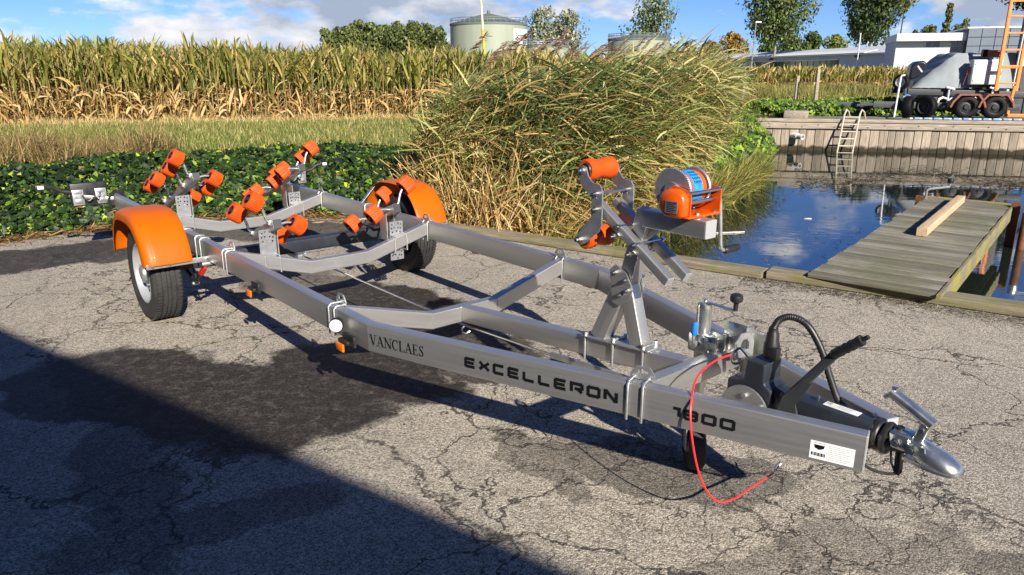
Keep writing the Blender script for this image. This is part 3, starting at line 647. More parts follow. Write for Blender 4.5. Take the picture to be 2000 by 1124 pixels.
# small shock absorber with red sleeve below each rail
for sg in (-1, 1):
    s_ = empty('shock_absorber'); s_.parent = T; p0 = Vector((-3.80, sg * .735, .395)); p1 = Vector((-3.98, sg * .765, .235))
    d = (p1 - p0).normalized(); mb = MB(); mb.cyl(p0 + Vector((0, -.03, 0)), p0 + Vector((0, .03, 0)), .014, 12); mb.cyl(p1 + Vector((0, -.02, 0)), p1 + Vector((0, .02, 0)), .012, 12); mb.cyl(p0, p0 + d * .05, .010, 10); B('eye', mb, 'zinc', s_)
    mb = MB(); mb.cyl(p0 + d * .04, p0 + d * .12, .017, 14); B('sleeve', mb, 'red', s_); mb = MB(); mb.cyl(p0 + d * .12, p1, .012, 12); B('rod', mb, 'black', s_)
    mb = MB(); mb.sweep([p1 + Vector((-.16, 0, .05)), p1], .016, .03, .003); mb.tube([p1 + Vector((-.05, .01, .1)), p1 + Vector((-.01, .01, .03)), p1 + Vector((.02, .01, 0))], .006, 6); B('arm', mb, 'black', s_)

# --- roller cradles
ROLL = None
def roller(parent, c, axis):
    global ROLL
    if ROLL is None:
        mb = MB(); n = 72; prof = [(.030, -.041), (.046, -.043), (.0545, -.041), (.0575, -.034), (.0575, .034), (.0545, .041), (.046, .043), (.030, .041)]
        vs = []; fs = []
        for j, (r, t) in enumerate(prof):
            for i in range(n):
                rr = r - (.0038 if (j in (3, 4) and i % 3 == 0) else 0); a = 2 * math.pi * i / n; vs.append((rr * math.cos(a), rr * math.sin(a), t))
        for j in range(len(prof) - 1):
            for i in range(n): fs.append((j * n + i, j * n + (i + 1) % n, (j + 1) * n + (i + 1) % n, (j + 1) * n + i))
        mb.add(vs, fs); o = mb.build('roller', M['roller'], parent, angle=25); ROLL = o.data
        mb = MB()
        for s_ in (-1, 1): mb.lathe([(.031, s_ * .0425), (.030, s_ * .030), (.012, s_ * .032), (.012, s_ * .046), (0, s_ * .046)], (0, 0, 0), (0, 0, 1), 20)
        hub = mb.build('roller_hub', M['black']); globals()['HUB'] = hub.data; bpy.data.objects.remove(hub)
    else: o = link(bpy.data.objects.new('roller', ROLL)); o.parent = parent
    o.location = c; o.rotation_mode = 'QUATERNION'; o.rotation_quaternion = Vector(axis).to_track_quat('Z', 'Y')
    h = link(bpy.data.objects.new('roller_hub', HUB)); h.parent = parent; h.location = c; h.rotation_mode = 'QUATERNION'; h.rotation_quaternion = o.rotation_quaternion
    return o
hole_pos = [(-.032, .052), (-.012, .06), (.016, .058), (.036, .05), (-.036, .026), (-.016, .030), (.014, .026), (.034, .022), (-.030, .0), (.004, .004), (.030, -.002)]
def cradle(xc, sg, forks, plate_z):
    yc = sg * .415; c = empty('roller_cradle'); c.parent = T; c.location = (0, 0, 0)
    zc = .352 + (abs(yc) - .205) / (.675 - .205) * .131
    yp_ = sg * .452; zp_ = zc + (.075 if sg < 0 else .01)
    for fx in (-.0305,):                                         # drilled plate behind the crossmember
        o = [(-.052, -.135), (.052, -.135), (.052, .135), (-.052, .135)]
        hs = [[(hx + .0062 * math.cos(a), hz + s_ + .0062 * math.sin(a)) for a in np.linspace(0, 2 * math.pi, 9)[:-1]] for hx, hz in hole_pos for s_ in (.062, -.128)]
        hs = [h for h in hs if -.128 < h[0][1] < .128]
        mb = MB(); mb.plate(o, hs, (xc + fx, yp_, zp_), (0, 1, 0), (0, 0, 1), .005); B('mounting_plate', mb, 'zinc', c, angle=20)
    for dy in (-.046, .046):
        mb = MB(); q = [(xc - .038, yp_ + dy, zc - .050), (xc - .038, yp_ + dy, zc + .052), (xc + .0305, yp_ + dy, zc + .052), (xc + .0305, yp_ + dy, zc - .050)]
        mb.tube([q[0], q[1], q[2], q[3], q[0]], .005, 6); B('u_bolt', mb, 'zinc', c)
    # rocker box along the forks
    f0, f1 = Vector(forks[0]), Vector(forks[-1]); d = (f0 - f1).normalized()
    for sx in (-.030, .030):
        mb = MB(); mb.sweep([(xc - .075, yc + sx, zc + .02), (xc - .085, yc + sx, max(.60, zc + .2))], .006, .09, .001, up=(1, 0, 0)); B('upright', mb, 'alu', c)
    low = Vector((0, 0, -.045))
    mb = MB(); mb.sweep([(f1.x - .04, yc, f1.z - .045 - .012), (f0.x + .05, yc, f0.z - .045 + .016)], .052, .058, .005); rk = B('rocker', mb, 'alu', c)
    mb = MB(); e0 = Vector((f0.x + .05, yc, f0.z - .045 + .016)); mb.sweep([e0 + d * .001, e0 + d * .008], .050, .056, .004); B('end_cap', mb, 'dgrey', c)
    lat = Vector((0, sg * .83, .55)).normalized(); upv = Vector((0, -sg * .55, .83)); yv = Vector((0, yc, 0))
    for fx, _, fz in forks:
        p = Vector((fx, yc, fz)); tips = []
        mb = MB()
        pts = [p + lat * .16 + upv * .030, p + lat * .115 + upv * .028, p + lat * .085 + upv * .014, p + lat * .035 - upv * .030, p - lat * .0 - upv * .036, p - lat * .035 - upv * .030, p - lat * .085 + upv * .014, p - lat * .115 + upv * .028, p - lat * .16 + upv * .030]
        mb.tube(pts, .0085, 10); B('fork', mb, 'zinc', c)
        mb = MB(); mb.rbox(p - upv * .034, (.034, .04, .034), .004, Matrix.Rotation(sg * -R(33) * -1, 3, 'X')); B('fork_clamp', mb, 'zinc', c)
        for s_ in (1, -1): roller(c, p + lat * (s_ * .155) + upv * .030, lat)
    return c
for sg in (-1, 1):
    cradle(-3.475, sg, [(-3.475, 0, .690), (-3.775, 0, .580)], 0)
    cradle(-5.12, sg, [(-4.92, 0, .822), (-5.11, 0, .728), (-5.50, 0, .602), (-5.69, 0, .532)], 0)

# --- brake rod down the middle
mb = MB(); mb.cyl((-4.10, 0, .282), (-2.06, 0, .282), .006, 8); B('brake_rod', mb, 'steel')
mb = MB(); mb.tube([(-2.10, 0, .282), (-2.10, -.02, .268), (-2.085, -.03, .255), (-2.065, -.02, .25), (-2.06, 0, .26)], .006, 6); mb.cyl((-2.06, 0, .283), (-1.42, 0, .318), .006, 8); B('brake_rod', mb, 'steel')
mb = MB(); mb.sweep([(-1.44, 0, .318), (-.60, 0, .375)], .012, .03, .003); B('brake_linkage', mb, 'zinc')

# --- winch post on the centre beam
wpst = empty('winch_post'); wpst.parent = T
bt = beam_top(-1.04); sl = math.atan2(.135, 1.381); rotb = Matrix.Rotation(-sl, 3, 'Y')
mb = MB(); mb.rbox((-1.04, 0, bt + .005), (.36, .088, .008), .002, rotb); B('base_plate', mb, 'zinc', wpst)
for x in (-1.20, -1.045, -.89):
    for sx in (0,):
        u = ubolt(x, 0, beam_top(x) - .095, beam_top(x) + .016, .075, r=.0055); u.parent = wpst
        for y in (-.0375, .0375): mb = MB(); mb.cyl((x, y, beam_top(x) + .006), (x, y, beam_top(x) + .026), .0085, 6); B('nut', mb, 'steel', wpst)
mb = MB(); mb.sweep([(-1.145, 0, beam_top(-1.145) + .006), (-1.005, 0, .785)], .058, .074, .005, up=(1, 0, 0)); B('leg', mb, 'alu', wpst)
mb = MB(); mb.sweep([(-.935, 0, beam_top(-.935) + .006), (-1.005, 0, .745)], .056, .066, .005, up=(1, 0, 0)); B('leg', mb, 'alu', wpst)
for y in (-.036, .036):
    poly = [(-1.075, .80), (-1.045, .825), (-.99, .80), (-.955, .74), (-.97, .70), (-1.02, .66), (-1.055, .67)]
    mb = MB(); mb.prism(poly, (0, y, 0), (1, 0, 0), (0, 0, 1), .006); B('clamp_plate', mb, 'alu', wpst)
    for (bx, bz) in ((-1.04, .795), (-.985, .775), (-1.01, .71), (-.975, .735)):
        mb = MB(); s_ = 1 if y > 0 else -1; mb.cyl((bx, y, bz), (bx, y + s_ * .016, bz), .009, 6); mb.cyl((bx, y, bz), (bx, y + s_ * .026, bz), .005, 6); B('bolt', mb, 'steel', wpst)
mb = MB(); mb.sweep([(-1.022, 0, .70), (-.925, 0, 1.022), (-.652, 0, 1.022)], .062, .064, .005, up=(0, 0, 1)); 
mb = MB(); mb.sweep([(-1.022, 0, .70), (-.930, 0, 1.050)], .060, .064, .005, up=(1, 0, 0)); B('mast', mb, 'alu', wpst)
mb = MB(); mb.sweep([(-.930, 0, 1.022), (-.654, 0, 1.022)], .062, .065, .005); B('arm', mb, 'alu', wpst)
mb = MB(); mb.sweep([(-.653, 0, 1.022), (-.649, 0, 1.022)], .0605, .0635, .005); B('end_cap', mb, 'cut', wpst)
mb = MB(); mb.prism([(-.93, .99), (-.86, .99), (-.93, .93)], (0, 0, 0), (1, 0, 0), (0, 0, 1), .01); B('gusset', mb, 'alu', wpst)
# bow roller arms: two diagonal tubes either side of the mast
bow = empty('bow_roller_carrier'); bow.parent = T
for y in (-.052, .052):
    mb = MB(); mb.sweep([(-1.135, y, 1.052), (-.775, y, .818)], .036, .036, .004); B('arm', mb, 'alu', bow)
    d = Vector((.36, 0, -.234)).normalized(); p1 = Vector((-.775, y, .818)); mb = MB(); mb.sweep([p1 + d * .001, p1 + d * .004], .034, .034, .003); B('end_cap', mb, 'cut', bow)
for (bx, bz) in ((-1.005, .985), (-1.025, .945), (-.92, .93), (-.945, .89)):
    mb = MB(); mb.cyl((bx, -.098, bz), (bx, .098, bz), .0055, 8)
    for y in (-.078, .078): mb.cyl((bx, y - .006, bz), (bx, y + .006, bz), .0105, 6)
    B('clamp_bolt', mb, 'steel', bow)
for y in (-.088, .088):
    poly = [(-1.205, 1.185), (-1.190, 1.198), (-1.170, 1.192), (-1.158, 1.160), (-1.135, 1.138), (-1.094, 1.132), (-1.080, 1.110), (-1.080, .980), (-1.094, .952), (-1.165, .895), (-1.185, .885), (-1.205, .893), (-1.210, .920), (-1.160, .980), (-1.135, 1.005), (-1.135, 1.080), (-1.160, 1.096), (-1.195, 1.125), (-1.210, 1.160)]
    mb = MB(); mb.plate(poly, [[(-1.105 + .006 * math.cos(a), 1.085 + .006 * math.sin(a)) for a in np.linspace(0, 2 * math.pi, 9)[:-1]]], (0, y, 0), (1, 0, 0), (0, 0, 1), .006); B('side_plate', mb, 'zinc', bow, angle=25)
    s_ = 1 if y > 0 else -1
    for bx, bz, r in ((-1.188, 1.178, .013), (-1.188, .908, .013), (-1.105, 1.04, .009), (-1.105, 1.10, .009)):
        mb = MB(); mb.cyl((bx, y, bz), (bx, y + s_ * .02, bz), r, 8); mb.cyl((bx, y, bz), (bx, y + s_ * .032, bz), r * .6, 8); B('bolt', mb, 'steel', bow)
mb = MB(); mb.cyl((-1.105, -.085, 1.10), (-1.105, .085, 1.10), .007, 8); B('spacer', mb, 'steel', bow)
for bz in (1.178, .908):
    mb = MB(); pr = [(.018, -.072), (.036, -.074), (.043, -.068), (.044, -.045), (.042, -.030), (.0375, -.016), (.036, 0), (.0375, .016), (.042, .030), (.044, .045), (.043, .068), (.036, .074), (.018, .072)]
    mb.lathe(pr, (-1.188, 0, bz), (0, 1, 0), 32); B('bow_roller', mb, 'roller', bow, angle=40)
    mb = MB(); mb.cyl((-1.188, -.086, bz), (-1.188, .086, bz), .017, 14); mb.lathe([(.03, -.071), (.026, -.078), (.0, -.078)], (-1.188, 0, bz), (0, 1, 0), 20); B('roller_core', mb, 'black', bow)

# --- hand winch on the arm
wn = empty('winch', (-.757, 0, 1.056)); wn.parent = T
mb = MB(); mb.rbox((0.002, .028, .004), (.112, .182, .008), .002); B('base', mb, 'worange', wn)
sidep = [(-.055, .0), (.055, .0), (.055, .075), (.045, .094), (.020, .100), (-.030, .105), (-.055, .085)]
mb = MB(); mb.prism([(-.05, .0), (.058, .0), (.058, .085), (.048, .097), (.01, .10), (-.035, .095), (-.05, .07)], (0, .116, 0), (1, 0, 0), (0, 0, 1), .005); B('side_plate', mb, 'worange', wn)
mb = MB(); mb.prism([(-.052, .0), (.056, .0), (.056, .080), (.044, .095), (-.02, .11), (-.052, .09)], (0, -.052, 0), (1, 0, 0), (0, 0, 1), .005); B('side_plate', mb, 'worange', wn)
# bulged gear cover on the near side
mb = MB(); out = []
for a in np.linspace(90, 270, 9): out.append((-.012 + .046 * math.cos(R(a)), .051 + .049 * math.sin(R(a))))
out += [(.034, .002), (.050, .012), (.050, .074), (.036, .090), (.010, .100)]
n = len(out); ins = [(x * .84 + .002, .046 + (z - .046) * .84) for x, z in out]
vs = [(x, -.056, z) for x, z in out] + [(x, -.085, z) for x, z in out] + [(x, -.092, z) for x, z in ins]
fs = [(i, (i + 1) % n, n + (i + 1) % n, n + i) for i in range(n)] + [(n + i, n + (i + 1) % n, 2 * n + (i + 1) % n, 2 * n + i) for i in range(n)] + [tuple(range(2 * n, 3 * n))]
mb.add(vs, fs); B('gear_cover', mb, 'worange', wn, angle=50)
mb = MB(); mb.box((.004, -.0935, .040), (.052, .0014, .042)); lab = B('data_label', mb, 'zinc', wn, smooth=False)
mb = MB()
for k in range(6): mb.box((.004 - .004 * (k % 2), -.0946, .055 - k * .0062), (.040 - .008 * (k % 2), .0008, .0022))
B('print', mb, 'ink', lab, smooth=False)
DC = Vector((-.036, 0, .088))
n = 60; g = [(.079 if i % 2 else .0735) for i in range(n * 2)]
mb = MB(); pts = [(DC.x + r * math.cos(math.pi * i / n), DC.z + r * math.sin(math.pi * i / n)) for i, r in enumerate(g)]
mb.prism(pts, (0, -.040, 0), (1, 0, 0), (0, 0, 1), .006); mb.lathe([(.030, 0), (.030, -.006), (.012, -.006), (.012, -.012), (0, -.012)], (DC.x, -.043, DC.z), (0, 1, 0), 20); B('gear_wheel', mb, 'zinc', wn, angle=20)
mb = MB(); mb.lathe([(.020, -.030), (.070, -.030), (.072, -.027), (.072, -.024), (.020, -.024)], (DC.x, 0, DC.z), (0, 1, 0), 40); mb.lathe([(.020, .078), (.070, .078), (.073, .081), (.073, .085), (.020, .085)], (DC.x, 0, DC.z), (0, 1, 0), 40); B('drum_flange', mb, 'zinc', wn)
mb = MB(); mb.lathe([(.02, -.018), (.063, -.018), (.063, .072), (.02, .072)], (DC.x, 0, DC.z), (0, 1, 0), 40); B('webbing_roll', mb, 'worange', wn)
mb = MB(); mb.lathe([(.05, -.004), (.0655, -.004), (.0655, .048), (.05, .048)], (DC.x, 0, DC.z), (0, 1, 0), 40); B('webbing_wrap', mb, 'strapblue', wn)
mb = MB()
for k in range(5):
    for j in range(4):
        a = R(28 + j * 13); mb.box((DC.x + .0658 * math.cos(a), .006 + k * .0088, DC.z + .0658 * math.sin(a)), (.0012, .0035, .009), Matrix.Rotation(-a, 3, 'Y'))
B('webbing_print', mb, 'ink', wn, smooth=False)
for x, z, r in ((.050, .088, .006), (.030, .052, .009), (-.038, .088, .005)):
    mb = MB(); mb.cyl((x, -.056, z), (x, .150 if r > .008 else .128, z), r, 12); mb.cyl((x, -.062, z), (x, -.054, z), r * 1.7, 6); B('shaft', mb, 'steel', wn)
for x, y in ((.046, .10), (.046, .0), (-.046, .10)): mb = MB(); mb.cyl((x, y, .004), (x, y, .016), .008, 6); B('bolt', mb, 'steel', wn)
mb = MB(); mb.tube([(.030, .128, .052), (.030, .140, .054), (.031, .150, .045), (.033, .152, .03), (.046, .154, -.118), (.048, .156, -.134), (.050, .164, -.142), (.052, .18, -.145)], .0075, 10); B('crank', mb, 'zinc', wn)
mb = MB(); mb.lathe([(.0, 0), (.011, .0), (.0145, .006), (.013, .02), (.0145, .035), (.013, .05), (.0145, .064), (.012, .078), (0, .08)], (.052, .172, -.145), (.10, 1, .05), 16); B('crank_grip', mb, 'black', wn)
# --- jockey wheel on the far side of the hitch
jk = empty('jockey_wheel', (-.755, .150, 0)); jk.parent = T
mb = MB(); mb.cyl((0, 0, .36), (0, 0, .685), .0285, 24); mb.lathe([(.0285, .685), (.027, .697), (.018, .700), (.010, .702), (.010, .716), (0, .716)], (0, 0, 0), (0, 0, 1), 24); B('outer_tube', mb, 'yzinc', jk)
mb = MB(); mb.cyl((0, 0, .22), (0, 0, .38), .022, 20); B('inner_tube', mb, 'yzinc', jk)
mb = MB(); mb.sweep([(0, 0, .706), (.132, .006, .700)], .018, .005, .001); B('crank', mb, 'yzinc', jk)
mb = MB(); mb.lathe([(0, 0), (.009, 0), (.009, .026), (.014, .030), (.022, .036), (.0245, .046), (.022, .058), (.012, .064), (0, .065)], (.130, .006, .702), (0, 0, 1), 24); B('crank_knob', mb, 'black', jk)
mb = MB(); mb.rbox((.0, .0, .545), (.085, .075, .075), .01); mb.rbox((.055, .03, .545), (.06, .012, .085), .003); mb.rbox((.055, -.03, .545), (.06, .012, .085), .003); B('clamp', mb, 'yzinc', jk)
for z in (.525, .565): mb = MB(); mb.cyl((.055, -.045, z), (.055, .05, z), .006, 8); mb.cyl((.055, -.05, z), (.055, -.04, z), .011, 6); B('clamp_bolt', mb, 'steel', jk)
mb = MB(); mb.tube([(.0, -.055, .545), (.003, -.062, .560), (.008, -.066, .60)], .006, 8); mb.lathe([(.0, -.012), (.014, -.010), (.014, .010), (0, .012)], (0, -.05, .545), (0, 1, 0), 12); B('clamp_lever', mb, 'zinc', jk)
mb = MB(); mb.lathe([(0, 0), (.009, .0), (.012, .012), (.012, .035), (.009, .05), (0, .054)], (.008, -.066, .588), (.05, -.03, 1), 14); B('lever_grip', mb, 'blue', jk)
mb = MB(); mb.rbox((.115, .045, .575), (.10, .006, .13), .002); mb.rbox((.165, .06, .575), (.006, .05, .12), .002); mb.box((.20, .075, .56), (.07, .006, .10)); B('bracket', mb, 'yzinc', jk)
ax = Vector((math.cos(R(50)), math.sin(R(50)), 0))
mb = MB(); mb.lathe([(.03, -.028), (.085, -.030), (.096, -.022), (.098, 0), (.096, .022), (.085, .030), (.03, .028)], (0, 0, .10), ax, 36); B('wheel', mb, 'rubber', jk)
mb = MB(); mb.lathe([(0, -.032), (.03, -.032), (.032, 0), (.03, .032), (0, .032)], (0, 0, .10), ax, 20); B('hub', mb, 'zinc', jk)
for s_ in (-1, 1): mb = MB(); q = ax * (s_ * .038); mb.sweep([(q.x, q.y, .09), (q.x, q.y, .23)], .006, .04, .001, up=(-ax.y, ax.x, 0)); B('fork', mb, 'zinc', jk)
mb = MB(); mb.rbox((0, 0, .232), (.09, .06, .006), .002, Matrix.Rotation(R(50), 3, 'Z')); B('fork_crown', mb, 'zinc', jk)

# --- overrun hitch, brake lever, coupling
ht = empty('overrun_hitch'); ht.parent = T
mb = MB(); mb.rbox((-.245, 0, .498), (.48, .078, .085), .012); B('body', mb, 'slate', ht)
mb = MB(); mb.prism([(-.50, .43), (-.40, .43), (-.33, .49), (-.335, .535), (-.362, .552), (-.366, .622), (-.432, .622), (-.440, .548), (-.50, .535)], (0, 0, 0), (1, 0, 0), (0, 0, 1), .105); o = B('housing', mb, 'slate', ht, smooth=False); bv = o.modifiers.new('bevel', 'BEVEL'); bv.width = .006; bv.segments = 2
mb = MB(); mb.prism([(-.13 + .09 * math.cos(a), .09 * math.sin(a)) for a in np.linspace(0, math.pi, 16)] , (-.29, -.062, .442), (1, 0, 0), (0, 0, 1), .008); mb.cyl((-.42, -.06, .50), (-.42, -.074, .50), .010, 6); mb.cyl((-.36, -.06, .478), (-.36, -.074, .478), .010, 6); B('brake_cam', mb, 'zinc', ht)
mb = MB(); mb.box((-.12, .0, .5412), (.11, .032, .0014)); sl_ = B('type_label', mb, 'paper', ht, smooth=False)
mb = MB()
for k in range(4): mb.box((-.125 + .018 * (k % 2), -.010 + k * .0065, .5424), (.07 - .02 * (k % 2), .0022, .0008))
mb.box((-.162, .004, .5424), (.016, .018, .0008)); B('print', mb, 'greyprint', sl_, smooth=False)
for x, y in ((-.20, .0), (-.025, .012), (-.43, -.02)): mb = MB(); mb.cyl((x, y, .54), (x, y, .552), .004, 8); mb.cyl((x, y, .549), (x, y, .556), .006, 8); B('grease_nipple', mb, 'steel', ht)
mb = MB(); pr = [(.036, -.016), (.046, -.012), (.048, 0), (.046, .006), (.037, .010), (.038, .014), (.048, .018), (.050, .026), (.048, .032), (.037, .036), (.036, .044), (.030, .060), (.028, .075)]
mb.lathe(pr, (0, 0, .500), (1, 0, 0), 32); B('bellows', mb, 'black', ht, angle=50)
mb = MB(); mb.cyl((.055, 0, .525), (.055, 0, .548), .012, 12); B('bellows_cap', mb, 'black', ht)
lv = [(-.285, -.055, .470), (-.270, -.056, .545), (-.135, -.058, .735)]
mb = MB(); mb.sweep([lv[0], lv[1]], .010, .050, .002, up=(1, 0, 0)); mb.sweep([lv[1], lv[2]], .014, .028, .003, up=(1, 0, 0)); mb.sweep([(-.25, -.056, .49), lv[1]], .013, .034, .003, up=(1, 0, 0)); mb.prism([(-.31, .46), (-.225, .46), (-.24, .53), (-.195, .615), (-.225, .62), (-.285, .545)], (0, -.0635, 0), (1, 0, 0), (0, 0, 1), .003); B('brake_lever', mb, 'dgrey', ht)
d = (Vector((-.048, -.055, .812)) - Vector(lv[2])).normalized()
mb = MB(); mb.lathe([(0, 0), (.013, .0), (.016, .006), (.0155, .024), (.0168, .03), (.0142, .040), (.0168, .05), (.0142, .060), (.0168, .07), (.015, .082), (.017, .098), (.017, .106), (.0, .108)], Vector(lv[2]) - d * .012, d, 18); mb.cyl(Vector(lv[2]) + d * .095, Vector(lv[2]) + d * .115, .007, 12); B('lever_grip', mb, 'black', ht)
# 13-pin plug parked on the housing, corrugated cable arching over
mb = MB(); mb.lathe([(.022, .0), (.026, .02), (.026, .050), (.022, .058), (.020, .085), (.016, .092), (.015, .105), (.0, .106)], (-.378, .0, .632), (0, 0, 1), 24); mb.rbox((-.362, -.012, .655), (.04, .03, .045), .006); B('cable_plug', mb, 'black', ht)
def bez(p, n=28):
    out = []; P = [Vector(q) for q in p]; m_ = len(P)
    for i in range(m_ - 1):
        p0 = P[max(i - 1, 0)]; p1 = P[i]; p2 = P[i + 1]; p3 = P[min(i + 2, m_ - 1)]
        for k in range(n):
            t = k / n; out.append(0.5 * ((2 * p1) + (-p0 + p2) * t + (2 * p0 - 5 * p1 + 4 * p2 - p3) * t * t + (-p0 + 3 * p1 - 3 * p2 + p3) * t ** 3))
    out.append(P[-1]); return out
pth = bez([(-.378, 0, .735), (-.362, .004, .768), (-.325, .012, .785), (-.275, .022, .768), (-.225, .03, .70), (-.185, .034, .61), (-.150, .037, .545), (-.10, .04, .512)], 14)
mb = MB(); mb.tube(pth, [.0105 + .0016 * (i % 2) for i in range(len(pth))], 10); B('plug_cable', mb, 'black', ht)
cp = empty('coupling', (-.012, 0, .006)); cp.parent = T
# cast coupling head: lofted sections along x
secs = [(.055, .030, .024, .512), (.088, .031, .026, .510), (.100, .027, .024, .502), (.115, .029, .026, .494), (.135, .035, .040, .486), (.158, .041, .038, .480), (.182, .043, .036, .476), (.204, .043, .032, .472), (.222, .040, .026, .469), (.235, .031, .018, .467), (.242, .018, .012, .466), (.245, .007, .004, .465)]
n = 20; vs = []; fs = []
for x, a, h, z in secs:
    for i in range(n):
        w = 2 * math.pi * i / n; cy = math.cos(w); cz = math.sin(w); cz2 = cz if cz > 0 else max(cz, -.5) ; vs.append((x, a * math.copysign(abs(cy) ** .8, cy), z + h * cz2))
for j in range(len(secs) - 1):
    for i in range(n): fs.append((j * n + i, j * n + (i + 1) % n, (j + 1) * n + (i + 1) % n, (j + 1) * n + i))
fs += [tuple(range(n))[::-1], tuple(range((len(secs) - 1) * n, len(secs) * n))]
mb = MB(); mb.add(vs, fs); B('head', mb, 'yzinc', cp, angle=60)
mb = MB(); mb.rbox((.078, 0, .508), (.058, .068, .050), .008); mb.prism([(.10, .512), (.15, .518), (.16, .490), (.10, .482)], (0, 0, 0), (1, 0, 0), (0, 0, 1), .071); B('neck_clamp', mb, 'yzinc', cp)
mb = MB(); mb.prism([(.095, -.030), (.12, -.036), (.15, -.044), (.19, -.0475), (.222, -.041), (.243, -.022), (.249, 0), (.243, .022), (.222, .041), (.19, .0475), (.15, .044), (.12, .036), (.095, .030)], (0, 0, .4625), (1, 0, 0), (0, 1, 0), .008); B('rim_flange', mb, 'yzinc', cp)
for x, z in ((.075, .508), (.118, .502)):
    mb = MB(); mb.cyl((x, -.05, z), (x, .05, z), .008, 8); mb.cyl((x, -.046, z), (x, -.036, z), .014, 6); mb.cyl((x, .046, z), (x, .036, z), .014, 6); B('cross_bolt', mb, 'steel', cp)
mb = MB(); mb.sweep([(.125, 0, .530), (.142, 0, .575), (.139, 0, .606), (.030, 0, .648)], .026, .018, .004, up=(1, 0, 0.3)); 
mb = MB(); mb.sweep([(.118, 0, .510), (.140, 0, .592)], .034, .030, .007, up=(1, 0, 0)); mb.sweep([(.152, 0, .580), (.028, 0, .640)], .038, .026, .009); mb.sweep([(.036, 0, .640), (.016, 0, .622)], .034, .014, .005); B('handle', mb, 'yzinc', cp)
mb = MB(); mb.cyl((.13, -.021, .558), (.13, .021, .558), .008, 10); mb.cyl((.036, 0, .648), (.036, 0, .656), .009, 12); B('handle_rivet', mb, 'steel', cp)
mb = MB(); mb.sweep([(.075, .0, .488), (.080, 0, .400)], .03, .016, .004, up=(1, 0, 0)); mb.tube([(.055, -.02, .49), (.065, -.02, .43), (.078, -.01, .397), (.084, 0, .392)], .004, 6); B('cable_guide', mb, 'black', cp)
mb = MB(); mb.tube(bez([(-.01, -.07, .43), (.02, -.06, .408), (.055, -.03, .394), (.082, -.005, .398), (.088, 0, .408)], 8), .0048, 8); B('hitch_cable', mb, 'black', cp)
# red breakaway wire looping to the ground
bw_ = bez([(-.535, .03, .590), (-.540, -.08, .588), (-.520, -.20, .568), (-.478, -.282, .508), (-.450, -.300, .40), (-.425, -.272, .26), (-.405, -.21, .165), (-.395, -.12, .135), (-.405, -.01, .125), (-.42, .10, .11), (-.43, .20, .10)], 12)
mb = MB(); mb.tube(bw_, .0036, 8); bk = B('breakaway_wire', mb, 'pinkred')
mb = MB(); mb.tube(bez([(-.50, .06, .585), (-.515, .035, .615), (-.53, .02, .60), (-.53, .01, .575), (-.52, .02, .56), (-.505, .045, .57)], 8), .005, 8); B('carabiner', mb, 'steel', bk)
mb = MB(); mb.tube([(-.43, .20, .10), (-.44, .23, .115), (-.435, .25, .13), (-.425, .235, .13), (-.43, .21, .105)], .003, 6); B('wire_loop', mb, 'steel', bk)
mb = MB(); mb.plate([(-.04, 0), (.04, 0), (.04, .06), (.02, .095), (-.02, .095), (-.04, .06)], [[(-.018, .03), (.018, .03), (.018, .055), (.008, .072), (-.008, .072), (-.018, .055)]], (-.58, .165, .53), (.3, .95, 0), (0, 0, 1), .006); B('eye_plate', mb, 'zinc')

# --- lamps and reflectors
def marker(x, sg):
    m_ = empty('side_marker'); m_.parent = T; y = sg * (YC + .027)
    mb = MB(); mb.rbox((x + .03, y + sg * .012, .425), (.10, .014, .05), .003); mb.rbox((x, y + sg * .018, .412), (.085, .03, .016), .003); B('bracket', mb, 'black', m_)
    mb = MB(); mb.rbox((x - .01, y + sg * .04, .388), (.062, .010, .034), .002); B('amber_reflector', mb, 'amber', m_); return m_
marker(-1.965, -1); marker(-3.02, -1); marker(-1.965, 1); marker(-3.02, 1)
for sg in (-1, 1):
    pl_ = empty('position_lamp'); pl_.parent = T; ad = Vector((.80, sg * -.0 - .60 if sg < 0 else .6, 0)).normalized(); o = Vector((-2.02, sg * (YC + .055), .476))
    mb = MB(); mb.lathe([(.0, -.022), (.030, -.020), (.032, -.004), (.032, .012), (.029, .016)], o, ad, 28); mb.box(o + Vector((-.01, -sg * .025, -.005)), (.04, .03, .03)); B('housing', mb, 'black', pl_)
    mb = MB(); mb.lathe([(.0295, .010), (.0285, .019), (.020, .023), (0, .024)], o, ad, 28); B('lens', mb, 'lampwhite', pl_)
